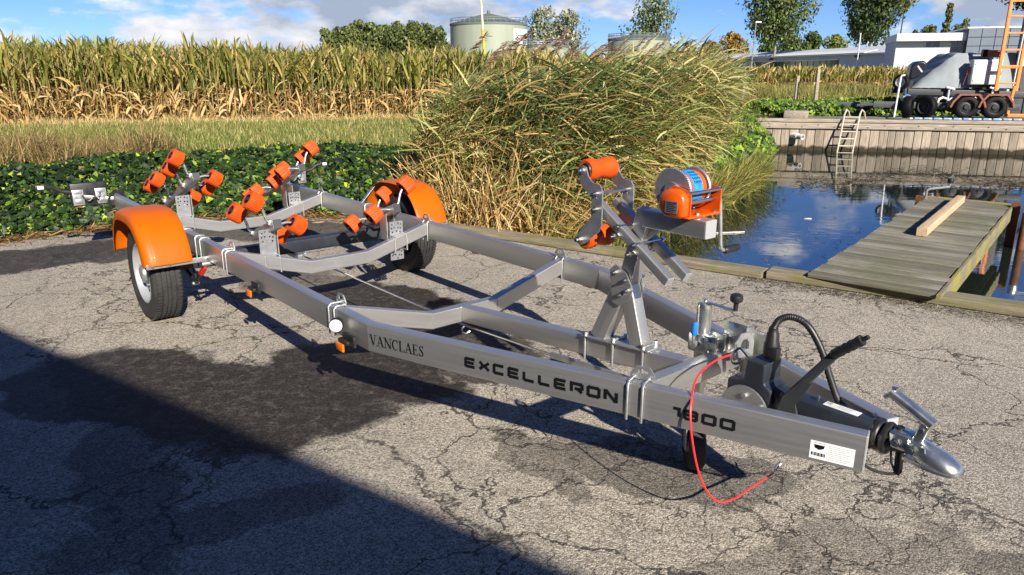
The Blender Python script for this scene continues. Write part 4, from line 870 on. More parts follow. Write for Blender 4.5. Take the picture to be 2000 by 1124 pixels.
# rear light units on arms
lb = empty('rear_light_bar'); lb.parent = T
for sg in (-1, 1):
    yc = sg * .90
    mb = MB(); mb.sweep([(-6.15, sg * .726, .50), (-6.175, sg * .80, .505), (-6.185, sg * 1.0, .545)], .02, .03, .004); B('arm', mb, 'alu', lb)
    mb = MB(); mb.rbox((-6.20, yc, .55), (.05, .27, .19), .008); B('lamp_housing', mb, 'black', lb)
    mb = MB(); mb.rbox((-6.232, yc, .55), (.012, .26, .18), .004); B('red_lens', mb, 'red', lb)
    for dy in (-.085, .085):
        mb = MB(); mb.rbox((-6.166, yc + dy, .53), (.012, .085, .13), .004); mb.rbox((-6.160, yc + dy, .575), (.012, .06, .03), .003); mb.rbox((-6.160, yc + dy, .50), (.014, .05, .03), .003); mb.cyl((-6.16, yc + dy - .02, .54), (-6.148, yc + dy - .02, .54), .010, 8); B('lamp_bracket', mb, 'zinc', lb)
    mb = MB(); mb.tube(bez([(-6.155, yc - .06, .55), (-6.14, yc - .02, .50), (-6.14, yc + .03, .53), (-6.155, yc + .06, .50), (-6.16, yc + .08, .56)], 8), .006, 6); B('lamp_lead', mb, 'black', lb)
    mb = MB(); mb.tube([(-6.19, yc + sg * .12, .575), (-6.19, yc + sg * .20, .59), (-6.19, yc + sg * .25, .625), (-6.19, yc + sg * .30, .635)], [.02, .016, .014, .018], 8); mb.rbox((-6.19, yc + sg * .335, .635), (.035, .085, .045), .006); B('marker_arm', mb, 'black', lb)
    mb = MB(); mb.rbox((-6.170, yc + sg * .34, .637), (.006, .045, .028), .002); B('marker_lens', mb, 'lampwhite', lb)
# coil of black cable over the near rail's rear end
co = []
for k in range(140):
    a = k * .27; r = .062 + .006 * math.sin(k * .61); co.append((-6.185 + .0018 * (k % 37) * .8, -.70 + r * math.cos(a), .49 + r * 1.0 * math.sin(a)))
mb = MB(); mb.tube(co, .007, 6); B('cable_coil', mb, 'black')
mb = MB(); mb.tube(bez([(-6.18, -.70, .43), (-6.17, -.76, .40), (-6.165, -.84, .45), (-6.16, -.86, .52)], 8), .006, 6); mb.tube([(-6.1, -.67, .415), (-5.0, -.672, .408), (-3.6, -.672, .408), (-2.1, -.672, .408)], .006, 6); B('lamp_cable', mb, 'black')

# --- writing on the near rail
rd = (Vector(rail_path(-1)[2]) - Vector(rail_path(-1)[1])).normalized(); rn = Vector((rd.y, -rd.x, 0)); ro = Vector((-1.80, -.725, 0)) + Vector((.0, 0, 0))
p_mid = Vector(rail_path(-1)[1]); ro = Vector((p_mid.x, p_mid.y, 0)) + rn * (RW / 2)
wr_count = [0]
def on_rail(mb, poly):
    wr_count[0] += 1; o = ro + rn * (.0006 + .00002 * (wr_count[0] % 20)); mb.prism(poly, o, rd, (0, 0, 1), .0006)
def stroke(mb, pts, th, closed=False):
    n_ = len(pts)
    for i in range(n_ if closed else n_ - 1):
        a = Vector(pts[i]); b_ = Vector(pts[(i + 1) % n_]); d_ = (b_ - a).normalized(); nn_ = Vector((-d_.y, d_.x)) * th / 2; ex = d_ * (th * .42 if (closed or i > 0) else 0); ex2 = d_ * (th * .42 if (closed or i < n_ - 2) else 0)
        on_rail(mb, [tuple(a - ex + nn_), tuple(a - ex - nn_), tuple(b_ + ex2 - nn_), tuple(b_ + ex2 + nn_)])
G = {'E': [([(1, 1), (.12, 1), (0, .88), (0, .12), (.12, 0), (1, 0)], 0), ([(0, .5), (.92, .5)], 0)], 'X': [([(0, 1), (.30, .62), (.62, .42), (1, 0)], 0), ([(0, 0), (.30, .38), (.62, .60), (1, 1)], 0)],
     'C': [([(1, 1), (.12, 1), (0, .88), (0, .12), (.12, 0), (1, 0)], 0)], 'L': [([(0, 1), (0, .12), (.12, 0), (1, 0)], 0)], 'R': [([(0, 0), (0, 1), (.88, 1), (1, .88), (1, .52), (.88, .40), (.30, .40)], 0), ([(.55, .40), (1, 0)], 0)],
     'O': [([(.12, 1), (.88, 1), (1, .88), (1, .12), (.88, 0), (.12, 0), (0, .12), (0, .88)], 1)], 'N': [([(0, 0), (0, 1), (.12, 1), (.88, 0), (1, 0), (1, 1)], 0)],
     '1': [([(.0, 1), (.42, 1), (.42, 0)], 0)], '8': [([(.12, 1), (.88, 1), (1, .88), (1, .12), (.88, 0), (.12, 0), (0, .12), (0, .88)], 1), ([(0, .52), (1, .52)], 0)], '0': [([(.12, 1), (.88, 1), (1, .88), (1, .12), (.88, 0), (.12, 0), (0, .12), (0, .88)], 1)]}
def word(name, txt, x0, x1, z0, z1, th):
    mb = MB(); n_ = len(txt); wts = [.5 if c == '1' else 1 for c in txt]; gap = .21; tot = sum(wts) + gap * (n_ - 1); u = (x1 - x0) / tot; x = x0
    for c, w_ in zip(txt, wts):
        for pts, cl in G[c]: stroke(mb, [(x + th / 2 + px * (u * w_ / (.42 if c == '1' else 1) * (.42 if c == '1' else 1) - th) if c != '1' else x + px * u, z0 + th / 2 + pz * (z1 - z0 - th)) for px, pz in pts], th, bool(cl))
        x += u * (w_ + gap)
    return B(name, mb, 'ink', rails[-1], smooth=False)
word('lettering', 'EXCELLERON', .487, 1.128, .4455, .489, .0122)
word('lettering', '1800', 1.325, 1.53, .4455, .484, .0108)
# serif capitals
def serif(txt, x0, x1, z0, z1):
    mb = MB(); H_ = z1 - z0; tk = H_ * .155; tn = H_ * .06; sf = H_ * .05
    GW = {'V': .92, 'A': .92, 'N': .98, 'C': .86, 'L': .74, 'E': .74, 'S': .62}; gap = .06; tot = sum(GW[c] for c in txt) + gap * (len(txt) - 1); u = (x1 - x0) / tot; x = x0
    def seg(a, b_, th): stroke(mb, [a, b_], th)
    def ser(cx, z, w): on_rail(mb, [(cx - w / 2, z - sf / 2), (cx + w / 2, z - sf / 2), (cx + w / 2, z + sf / 2), (cx - w / 2, z + sf / 2)])
    def arc(pts, ths):
        for i in range(len(pts) - 1):
            a = Vector(pts[i]); b_ = Vector(pts[i + 1]); d_ = (b_ - a).normalized(); nn_ = Vector((-d_.y, d_.x)); on_rail(mb, [tuple(a - d_ * .0003 + nn_ * ths[i] / 2), tuple(a - d_ * .0003 - nn_ * ths[i] / 2), tuple(b_ + d_ * .0003 - nn_ * ths[i + 1] / 2), tuple(b_ + d_ * .0003 + nn_ * ths[i + 1] / 2)])
    for c in txt:
        w = GW[c] * u; zb = z0 + sf / 2; zt = z1 - sf / 2; sw = H_ * .34
        if c == 'V': seg((x + w * .16, zt), (x + w * .52, zb), tk); seg((x + w * .86, zt), (x + w * .54, zb), tn); ser(x + w * .16, zt, sw); ser(x + w * .86, zt, sw)
        if c == 'A': seg((x + w * .48, zt), (x + w * .84, zb), tk); seg((x + w * .46, zt), (x + w * .14, zb), tn); seg((x + w * .26, z0 + H_ * .34), (x + w * .70, z0 + H_ * .34), tn); ser(x + w * .14, zb, sw); ser(x + w * .84, zb, sw)
        if c == 'N': seg((x + w * .16, zb), (x + w * .16, zt), tn); seg((x + w * .14, zt), (x + w * .86, zb), tk); seg((x + w * .86, zb), (x + w * .86, zt), tn); ser(x + w * .12, zt, sw); ser(x + w * .16, zb, sw); ser(x + w * .86, zt, sw)
        if c == 'L': seg((x + w * .24, zb), (x + w * .24, zt), tk); ser(x + w * .24, zt, sw); seg((x + w * .08, zb), (x + w * .90, zb), sf); seg((x + w * .89, zb), (x + w * .94, z0 + H_ * .26), tn)
        if c == 'E':
            seg((x + w * .22, zb), (x + w * .22, zt), tk)
            for z_, q in ((zb, .90), (zt, .84), (z0 + H_ * .52, .64)): seg((x + w * .08 if z_ != z0 + H_ * .52 else x + w * .22, z_), (x + w * q, z_), sf)
            seg((x + w * .84, zt), (x + w * .84, z1 - H_ * .20), tn); seg((x + w * .89, zb), (x + w * .93, z0 + H_ * .24), tn); seg((x + w * .64, z0 + H_ * .42), (x + w * .64, z0 + H_ * .62), tn)
        if c == 'C':
            A_ = [R(a) for a in range(45, 320, 18)]; arc([(x + w * .54 + w * .42 * math.cos(a), z0 + H_ / 2 + H_ * .475 * math.sin(a)) for a in A_], [tn + (tk - tn) * max(0, -math.cos(a)) ** 1.2 for a in A_]); seg((x + w * .85, z1 - H_ * .02), (x + w * .86, z1 - H_ * .28), tn)
        if c == 'S':
            pts = [(.84, .80), (.68, .93), (.48, .965), (.28, .90), (.20, .76), (.30, .62), (.52, .51), (.74, .40), (.82, .25), (.70, .09), (.48, .03), (.28, .07), (.14, .22)]
            arc([(x + w * p, z0 + H_ * q) for p, q in pts], [tn, tn, tn * 1.1, tk * .7, tk * .8, tk * .9, tk, tk * .9, tk * .8, tk * .7, tn * 1.1, tn, tn]); seg((x + w * .84, z0 + H_ * .76), (x + w * .85, z1), tn); seg((x + w * .14, z0), (x + w * .13, z0 + H_ * .26), tn)
        x += w + gap * u
    return B('lettering', mb, 'ink', rails[-1], smooth=False)
serif('VANCLAES', .006, .290, .444, .490)
# white data sticker at the front end
mb = MB(); mb.prism([(1.755, .422), (1.879, .422), (1.879, .480), (1.755, .480)], ro + rn * .0005, rd, (0, 0, 1), .0008); st_ = B('data_sticker', mb, 'paper', rails[-1], smooth=False)
def stick(name, polys, mat):
    mb = MB()
    for k, p in enumerate(polys): mb.prism(p, ro + rn * (.0012 + .00002 * k), rd, (0, 0, 1), .0004)
    B(name, mb, mat, st_, smooth=False)
stick('emblem', [[(1.766, .469), (1.796, .469), (1.794, .4585), (1.781, .453), (1.768, .4585)], [(1.765, .4745), (1.797, .4745), (1.797, .4755), (1.765, .4755)]], 'ink')
stick('barcode', [[(1.760 + k * .0031, .432), (1.760 + k * .0031 + (.0012 if k % 3 else .0022), .432), (1.760 + k * .0031 + (.0012 if k % 3 else .0022), .443), (1.760 + k * .0031, .443)] for k in range(13)], 'ink')
stick('small_print', [[(1.808, .474 - k * .0062), (1.872 - .008 * ((k * 7) % 3), .474 - k * .0062), (1.872 - .008 * ((k * 7) % 3), .4724 - k * .0062), (1.808, .4724 - k * .0062)] for k in range(8)], 'greyprint')

# ================================================================== THINGS ON AND BEYOND THE FAR QUAY
def fq(px, n, z):
    """point on the line n metres behind the far quay wall, in the view column px"""
    s_ = 3.0
    for _ in range(12):
        p = wpt(s_, n, z); D = p.y * math.cos(PITCH) + (CAM_H - z) * math.sin(PITCH); err = (px - 1000) / FPX * D - p.x; s_ += err
    return wpt(s_, n, z)
def mrot(v): return Matrix.Rotation(v, 3, 'Z')
WA = math.atan2(WE.y, WE.x)
def up_to(px, py, n):
    """height seen at pixel row py on the line n metres behind the wall"""
    p = fq(px, n, 0.5); return at(px, py, p.y).z
# swimming ladder
lad = empty('swim_ladder', fq(1650, -.1, 0), 0, 'pale aluminium ladder hanging from the quay wall into the water', 'ladder')
lo = Vector(lad.location); rl = []
for px in (1650, 1680):
    top = fq(px, -.12, .60); bot = fq(px - 17, -.42, -.42); bk1 = fq(px + 6, .02, .62); bk2 = fq(px + 10, .14, .43)
    pts = [bot - lo, top - lo + Vector((0, 0, -.06)), (top + bk1) / 2 - lo + Vector((0, 0, .03)), bk1 - lo + Vector((.03, .02, -.03)), bk2 - lo]
    mb = MB(); mb.tube(pts, .021, 8); mb.build('rail', M['beige'], lad); rl.append((pts[0], pts[1]))
for k in range(6):
    t = .08 + k * .17; mb = MB(); mb.cyl(rl[0][0].lerp(rl[0][1], t), rl[1][0].lerp(rl[1][1], t), .017, 8); mb.build('rung', M['beige'], lad)
# drain pipe
p = fq(1548, -.02, .02); mb = MB(); d = (WE * .55 - WN * .8 + Vector((0, 0, -.05))).normalized(); mb.lathe([(.062, -.30), (.062, .10), (.072, .10), (.072, .18), (.062, .18), (.062, .34), (.052, .34), (.052, .0)], p, d, 18)
tag(mb.build('drain_pipe', M['white']), 'short white plastic drain pipe sticking out of the ivy bank', 'pipe')
# block of rough stone/wood on the wall's left end
p = fq(1555, .35, .50); mb = MB(); mb.rbox(p, (.55, .35, .18), .02, mrot(WA - .25)); tag(mb.build('stone_slab', M['wallwood']), 'rough grey slab lying at the ivy end of the quay wall', 'slab')
# pole stand
p = fq(1745, .15, WALL_TOP); ps = empty('pole_stand', p, WA, 'thin white pole on a flat foot at the edge of the far quay', 'pole')
mb = MB(); mb.cyl((0, 0, .0), (.035, .02, .98), .022, 10); mb.tube([(.035, .02, .96), (.05, .02, 1.0), (.12, .02, 1.01)], .02, 8); mb.build('shaft', M['white'], ps)
mb = MB(); mb.rbox((0, 0, .03), (.32, .18, .05), .006); mb.build('foot', M['dgrey'], ps)
# blue and white strip along the edge
M['stripblue'] = pmat('faded_blue_plastic', srgb(96, 140, 190), srgb(120, 160, 200), scale=8, rough=.5); M['strippale'] = pmat('pale_plastic', srgb(190, 205, 222), rough=.5)
st = empty('fender_strip', (0, 0, 0), 0, 'blue and white rubbing strip laid along the far quay edge', 'fender')
p0 = fq(1776, .12, WALL_TOP + .03); L_ = 4.6
for k in range(44):
    a = p0 + WE * (k * .105); mb = MB(); mb.sweep([a, a + WE * (.06 if k % 2 == 0 else .10)], .07, .045 if k % 2 else .035, .012); mb.build('segment', M['strippale'] if k % 2 == 0 else M['stripblue'], st)
# tyre helper
def far_wheel(parent, c, r, w, ax=(0, 1, 0), rimc='white'):
    mb = MB(); mb.lathe([(r * .62, -w / 2), (r * .8, -w / 2 * 1.05), (r * .95, -w / 2 * .9), (r, -w / 2 * .7), (r, w / 2 * .7), (r * .95, w / 2 * .9), (r * .8, w / 2 * 1.05), (r * .62, w / 2), (r * .6, 0)], c, ax, 28, closed=True); mb.build('tyre', M['ink'], parent)  # darker than tyre rubber: shade below the boat is put into this colour
    mb = MB(); mb.lathe([(r * .62, -w * .45), (r * .56, -w * .4), (r * .5, -w * .1), (r * .25, -w * .15), (r * .2, -w * .3), (0, -w * .3)], c, ax, 24); mb.build('rim', M[rimc], parent)
# low dark trailer with tandem wheels
tr = empty('dark_trailer', fq(1800, 1.2, WALL_TOP), WA, 'dark steel tandem axle trailer with rust orange mudguards on the far quay', 'trailer')
def rel(o, px, n, z): return fq(px, n, z) - Vector(o.location)
Rw = mrot(-WA)
def lp(o, px, n, z): return Rw @ rel(o, px, n, z)
zb = up_to(1800, 209, 1.2)
a = lp(tr, 1672, 1.2, zb + .02); b_ = lp(tr, 1705, 1.2, zb + .05); c_ = lp(tr, 1990, 1.2, zb)
mb = MB(); mb.sweep([a, b_], .10, .06, .006); mb.sweep([b_, c_], .12, .15, .006); mb.build('drawbar', M['dgrey'], tr)
mb = MB(); mb.sweep([c_ + Vector((-4, .9, 0)), c_ + Vector((0, .9, 0))], .1, .14, .006); mb.sweep([b_, c_ + Vector((-3.1, .9, 0))], .1, .12, .006); mb.build('side_beam', M['dgrey'], tr)
for px, nn_ in ((1773, 1.0), (1808, 1.05)):
    q = lp(tr, px, nn_, WALL_TOP + .26); far_wheel(tr, q, .26, .19, (.75, .66, 0) if px == 1808 else (.9, -.4, 0), 'dgrey')
for px in (1886, 1941):
    q = lp(tr, px, .9, WALL_TOP + .27); far_wheel(tr, q, .27, .2, (0, 1, 0), 'black')  # black rims carry the shade below the boat in their colour
    out = [(-.40, -.02), (-.36, .10), (-.22, .29), (.22, .29), (.36, .10), (.40, -.02), (.36, -.03), (.32, .09), (.19, .25), (-.19, .25), (-.32, .09), (-.36, -.03)]
    mb = MB(); mb.prism(out, q + Vector((0, -.02, .02)), (1, 0, 0), (0, 0, 1), .27); mb.build('mudguard', pmat('rust_orange_plastic', srgb(136, 76, 52), srgb(112, 62, 44), scale=9, rough=.6), tr, smooth=False)
mb = MB()
for k, px in enumerate((1840, 1862, 1905, 1925, 1965)): q = lp(tr, px, 1.3, zb + .02); mb.tube([q + Vector((-.12, 0, .05)), q + Vector((-.10, 0, .16)), q + Vector((.0, .05, .20)), q + Vector((.10, 0, .16)), q + Vector((.12, 0, .05))], .03, 8)
mb.build('coiled_hoses', M['white'], tr)
# upper beam frame of the boat lift
bl = empty('boat_lift', fq(1880, 2.0, WALL_TOP), WA, 'dark grey lifting frame with long beams under the covered boat', 'boat lift')
z1 = up_to(1880, 190, 2.0); z2 = up_to(1880, 178, 2.0)
mb = MB(); a = lp(bl, 1772, 2.0, (z1 + z2) / 2 + .05); c_ = lp(bl, 2030, 2.0, (z1 + z2) / 2 - .02); mb.sweep([a, c_], .14, z2 - z1, .01); mb.build('main_beam', M['dgrey'], bl)
mb = MB(); a2 = a + Vector((.05, 1.6, 0)); mb.sweep([a2, c_ + Vector((0, 1.6, 0))], .14, z2 - z1, .01); mb.build('main_beam', M['dgrey'], bl)
for px in (1815, 1900, 1990):
    q = lp(bl, px, 2.0, 0); mb = MB(); mb.sweep([(q.x, .0, .05), (q.x, .0, z1 - WALL_TOP)], .10, .10, .008, up=(0, 1, 0)); mb.sweep([(q.x, 1.6, .05), (q.x, 1.6, z1 - WALL_TOP)], .10, .10, .008, up=(0, 1, 0)); mb.build('post', M['dgrey'], bl)
for px in (1853, 1938):
    q = lp(bl, px, 1.85, z2); mb = MB(); mb.sweep([q + Vector((0, 0, .04)), q + Vector((0, 0, -.30))], .05, .05, .006, up=(0, 1, 0)); mb.rbox(q + Vector((.02, 0, .06)), (.22, .08, .05), .01, Matrix.Rotation(.25, 3, 'Y')); mb.build('clamp', M['zinc'], bl)
# covered boat
bt_ = empty('covered_boat', fq(1850, 2.32, WALL_TOP), WA, 'motor boat under a taut grey cover on the lifting frame', 'boat')
zlo = up_to(1850, 172, 2.3); zhi = up_to(1850, 106, 3.0); x0 = lp(bt_, 1764, 2.3, 0).x; xr = lp(bt_, 1822, 3.0, 0).x; x1 = lp(bt_, 1962, 2.6, 0).x
V = []; F = []; nu, nv = 46, 22
for i in range(nu + 1):
    u = i / nu; x = x0 + (x1 - x0) * u
    for j in range(nv + 1):
        v = j / nv; side = abs(v * 2 - 1)                        # 1 at the gunwales, 0 on the ridge
        hgt = min(1.0, max(0, (x - x0) / (xr - x0))); yy = -.35 + 1.9 * v
        q = hgt * min(1.0, (1 - side) / .26) ** .85
        fold = .022 * math.sin(9 * (x - x0) - 5 * side * hgt + 2.5 * v) * side * (1 - side) * 3 + .012 * math.sin(23 * x + 8 * v)
        V.append((x, yy + fold * .4, zlo - WALL_TOP + (zhi - zlo) * q + fold * (.3 + .7 * q)))
for i in range(nu):
    for j in range(nv): k = i * (nv + 1) + j; F.append((k, k + nv + 1, k + nv + 2, k + 1))
mb = MB(); mb.add(V, F); cv = mb.build('cover', pmat('grey_canvas', srgb(146, 152, 154), srgb(132, 140, 143), scale=2.5, rough=.85, spec=.2), bt_, angle=60)
mb = MB(); secs = [(x0 + .15, .6), (x0 + .2, .9), (x1 - .5, .9), (x1, .3)]; vs = []; fs = []
for x, w in secs:
    for y, z in ((-.85, 0), (-.8, -.2), (-.3, -.38), (.3, -.38), (.8, -.2), (.85, 0)): vs.append((x, .6 + y * w, zlo - WALL_TOP - .01 + z * w))
for i in range(3):
    for j in range(5): fs.append((i * 6 + j, i * 6 + j + 1, (i + 1) * 6 + j + 1, (i + 1) * 6 + j))
fs += [(0, 1, 2, 3, 4, 5), (18, 23, 22, 21, 20, 19)]; mb.add(vs, fs); mb.build('hull', M['white'], bt_)
pts = [(x0 + .02 + (x1 - x0 - .1) * k / 30, -.365, zlo - WALL_TOP - .015 + .008 * (k % 2)) for k in range(31)]
mb = MB(); mb.tube(pts, .014, 6); mb.build('lashing_rope', M['ink'], bt_)
mb = MB(); mb.sweep([lp(bt_, 1888, 1.9, 1.42), lp(bt_, 1893, 1.9, 1.62)], .05, .05, .012, up=(0, 1, 0)); mb.tube([lp(bt_, 1880, 1.9, 1.18), lp(bt_, 1888, 1.9, 1.44)], .012, 6); mb.build('red_handle', pmat('maroon_plastic', srgb(120, 30, 36), rough=.5), bt_)
# outboard engine
ob = empty('outboard_motor', fq(1787, 2.2, WALL_TOP), WA, 'black outboard engine tilted up behind the covered boat', 'outboard motor')
q0 = lp(ob, 1778, 2.2, up_to(1775, 160, 2.2)); q1 = lp(ob, 1800, 2.2, up_to(1795, 122, 2.2)); d = (q1 - q0).normalized(); sd = Vector((0, 1, 0)); nn_ = d.cross(sd)
poly = [(lambda v: (v.x, v.z))(lp(ob, a_, 2.2, up_to(a_, b_, 2.2))) for a_, b_ in ((1771, 156), (1774, 138), (1777, 128), (1786, 121), (1801, 119), (1808, 126), (1806, 134), (1799, 145), (1786, 154))]
mb = MB(); mb.prism(poly, (0, 0, 0), (1, 0, 0), (0, 0, 1), .36); o = mb.build('cowling', pmat('gloss_black_paint', (.012, .014, .02, 1), rough=.25, coat=.4), ob, smooth=True, angle=30); bv = o.modifiers.new('bevel', 'BEVEL'); bv.width = .045; bv.segments = 3; bv.limit_method = 'ANGLE'; bv.angle_limit = R(50)
mb = MB(); qc = q0 + d * .34 - sd * .184; mb.box(qc, (.035, .006, .20), Matrix.Rotation(R(-40), 3, 'Y')); mb.build('decal', M['zinc'], ob)
mb = MB(); mb.sweep([q0 + d * .02, q0 - d * .30 + Vector((.05, 0, 0))], .14, .14, .03); mb.build('midsection', M['black'], ob)
# spare wheel on a bracket
sp = empty('spare_wheel', fq(1760, 1.0, 0), WA, 'spare trailer wheel standing on its bracket before the outboard engine', 'wheel')
q = lp(sp, 1760, 1.0, up_to(1760, 161, 1.0)); far_wheel(sp, q, .185, .13, (.62, .78, 0), 'zinc')
mb = MB(); mb.sweep([q + Vector((.12, .05, 0)), q + Vector((.16, .05, -.55))], .05, .05, .006, up=(0, 1, 0)); mb.build('bracket', M['dgrey'], sp)
bu = empty('fender_ball', fq(1768, 1.15, 0), WA, 'grey blue rounded fender tucked under the boat lift beam', 'fender'); q = lp(bu, 1769, 1.1, up_to(1770, 192, 1.1))
mb = MB(); mb.lathe([(0, -.12), (.07, -.10), (.10, -.03), (.10, .03), (.07, .10), (0, .12)], q, (1, .2, 0), 18); mb.build('body', M['zinc'], bu); mb = MB(); mb.lathe([(.101, -.025), (.103, 0), (.101, .025)], q, (1, .2, 0), 18); mb.build('band', M['blue'], bu)
# control cabinet with display
ccn = empty('control_cabinet', fq(1911, 1.80, WALL_TOP), WA, 'pale grey electrical cabinet with two locks beside the orange ladder', 'cabinet')
z0 = up_to(1911, 166, 1.80) - WALL_TOP; z1 = up_to(1911, 117, 1.80) - WALL_TOP; wdt = (lp(ccn, 1940, 1.80, 1).x - lp(ccn, 1883, 1.80, 1).x)
M['cabinet'] = pmat('light_grey_enamel', srgb(206, 206, 198), srgb(196, 197, 190), scale=3, rough=.5)
mb = MB(); mb.rbox((0, .1, (z0 + z1) / 2), (wdt, .24, z1 - z0), .012); mb.build('box', M['cabinet'], ccn)
mb = MB(); mb.rbox((0, -.025, (z0 + z1) / 2), (wdt - .03, .016, z1 - z0 - .03), .004); dr = mb.build('door', M['cabinet'], ccn)
for z in (z0 + .1, z1 - .1): mb = MB(); mb.cyl((-wdt / 2 + .06, -.03, z), (-wdt / 2 + .06, -.045, z), .022, 12); mb.build('lock', M['zinc'], dr)
mb = MB(); mb.box((.02, -.0345, z1 - .075), (.20, .003, .07)); lb_ = mb.build('maker_label', M['paper'], dr, smooth=False)
mb = MB(); mb.prism([(-.05, z1 - .062), (-.028, z1 - .052), (-.034, z1 - .072)], (0, -.0375, 0), (1, 0, 0), (0, 0, 1), .002)
for k in range(6): mb.box((-.02 + k * .022, -.0375, z1 - .078), (.014, .002, .016))
mb.build('emblem', pmat('navy_ink', srgb(40, 60, 150), rough=.6), dr, smooth=False)
mb = MB()
for k in range(9): mb.cyl((-wdt / 2 + .07 + k * .055, .08, z0 - .05), (-wdt / 2 + .07 + k * .055, .08, z0 + .01), .014, 8)
mb.tube([(-.1, .08, z0 - .05), (-.05, .1, z0 - .12), (.15, .1, z0 - .10), (.3, .1, z0 - .06)], .012, 6); mb.build('cable_glands', M['black'], ccn)
mb = MB(); mb.sweep([(wdt / 2 - .1, .16, 0), (wdt / 2 - .1, .16, z0 + .02)], .07, .07, .006, up=(0, 1, 0)); mb.build('post', M['dgrey'], ccn)
dp = empty('led_display', fq(1916, 1.9, WALL_TOP), WA, 'black display with a red lit number on top of the cabinet', 'display')
z0d = up_to(1916, 113, 1.9) - WALL_TOP; z1d = up_to(1916, 97, 1.9) - WALL_TOP; wd = lp(dp, 1935, 1.9, 1).x - lp(dp, 1897, 1.9, 1).x
mb = MB(); mb.rbox((0, .04, (z0d + z1d) / 2), (wd, .08, z1d - z0d), .004); mb.build('case', M['black'], dp)
m, t, b = newmat('dark_red_screen'); b.inputs['Base Color'].default_value = (.010, .0012, .0015, 1); b.inputs['Roughness'].default_value = .7; b.inputs['Specular IOR Level'].default_value = .1; mb = MB(); mb.box((0, -.002, (z0d + z1d) / 2), (wd - .03, .004, z1d - z0d - .03)); scr = mb.build('screen', m, dp, smooth=False)
m, t, b = newmat('red_led'); b.inputs['Base Color'].default_value = (.4, .02, .03, 1); b.inputs['Emission Color'].default_value = (1, .05, .06, 1); b.inputs['Emission Strength'].default_value = .9
mb = MB(); xc = wd / 2 - .07; zc = (z0d + z1d) / 2
for a, b2 in (((xc - .03, zc + .055), (xc + .03, zc + .055)), ((xc + .03, zc + .055), (xc + .03, zc)), ((xc + .03, zc), (xc + .02, zc - .055))): mb.sweep([(a[0], -.006, a[1]), (b2[0], -.006, b2[1])], .011, .003, .001, up=(0, 1, 0))
mb.build('digit', m, scr, smooth=False)
mb = MB()
for x in (-wd / 3, 0, wd / 3): mb.cyl((x, .04, z0d), (x, .04, z0d - .06), .012, 6)
mb.build('feet', M['black'], dp)
# orange ladder frame and grey mast
ol = empty('orange_ladder', fq(1968, 1.55, WALL_TOP), WA, 'tall orange painted steel ladder standing before the grey mast', 'ladder')
xl = lp(ol, 1946, 1.55, 1.2).x; xr_ = lp(ol, 1986, 1.55, 1.2).x; z_end = up_to(1945, 178, 1.55) - WALL_TOP
mb = MB(); mb.sweep([(xl, 0, z_end), (xl, 0, 4.2)], .072, .06, .01, up=(0, 1, 0)); mb.build('rail', M['lorange'], ol)
mb = MB(); mb.sweep([(xr_, 0, z_end), (xr_, 0, 4.2)], .072, .06, .01, up=(0, 1, 0)); mb.build('rail', M['lorange'], ol)
mb = MB(); mb.sweep([(xr_ - .10, -.01, .02), (xr_ - .05, -.01, z_end + .12)], .06, .06, .01, up=(0, 1, 0)); mb.build('leg', M['lorange'], ol)
for py, th in ((163, .045), (131, .075), (98, .045), (65, .045), (32, .045), (2, .045), (-30, .045)):
    z = up_to(1965, py, 1.55) - WALL_TOP; mb = MB(); mb.sweep([(xl + .028, 0, z), (xr_ - .028, 0, z)], .04, th, .008); mb.build('rung', M['lorange'], ol)
mb = MB(); mb.sweep([(xr_ - .12, -.05, .05), (xr_ + .9, -.05, .05)], .12, .08, .01); mb.build('foot_beam', M['lorange'], ol)
ms = empty('grey_mast', fq(1976, 2.1, WALL_TOP), WA, 'thick dark grey steel mast rising behind the orange ladder', 'mast')
mb = MB(); mb.sweep([(0, 0, .0), (.06, 0, 4.4)], .27, .27, .02, up=(0, 1, 0)); mb.build('column', M['dgrey'], ms)
mb = MB(); mb.sweep([(-.145, -.1, .6), (-.085, -.1, 4.4)], .02, .06, .004, up=(0, 1, 0)); mb.build('guide_rail', M['white'], ms)
mb = MB(); mb.rbox((.03, -.155, up_to(1970, 122, 2.1) - WALL_TOP), (.16, .04, .20), .004); mb.build('notice_plate', M['white'], ms)
mb = MB(); mb.tube([(.15, -.05, 3.2), (.28, -.05, 3.42), (.55, -.05, 3.45)], .035, 8); mb.build('white_hose', M['white'], ms)

# ---- floating litter
tp = gp(1425, 456, WATER_Z); mb = MB(); mb.prism([(-.17, -.012), (.05, .0), (.05, -.02), (.20, .03), (.06, .045), (.05, .028), (-.17, .018)], (tp[0], tp[1], WATER_Z + .008), (1, .12, 0), (-.12, 1, 0), .008); tag(mb.build('plastic_strip', M['white']), 'white strip of plastic floating on the water beside the winch crank', 'litter')
tp = gp(1578, 428, WATER_Z); mb = MB(); mb.prism([(-.05, 0), (.0, .02), (.05, .01), (.04, -.02), (-.02, -.02)], (tp[0], tp[1], WATER_Z + .006), (1, 0, 0), (0, 1, 0), .006); tag(mb.build('feather', M['white']), 'tiny white feather floating in the middle of the water', 'feather')

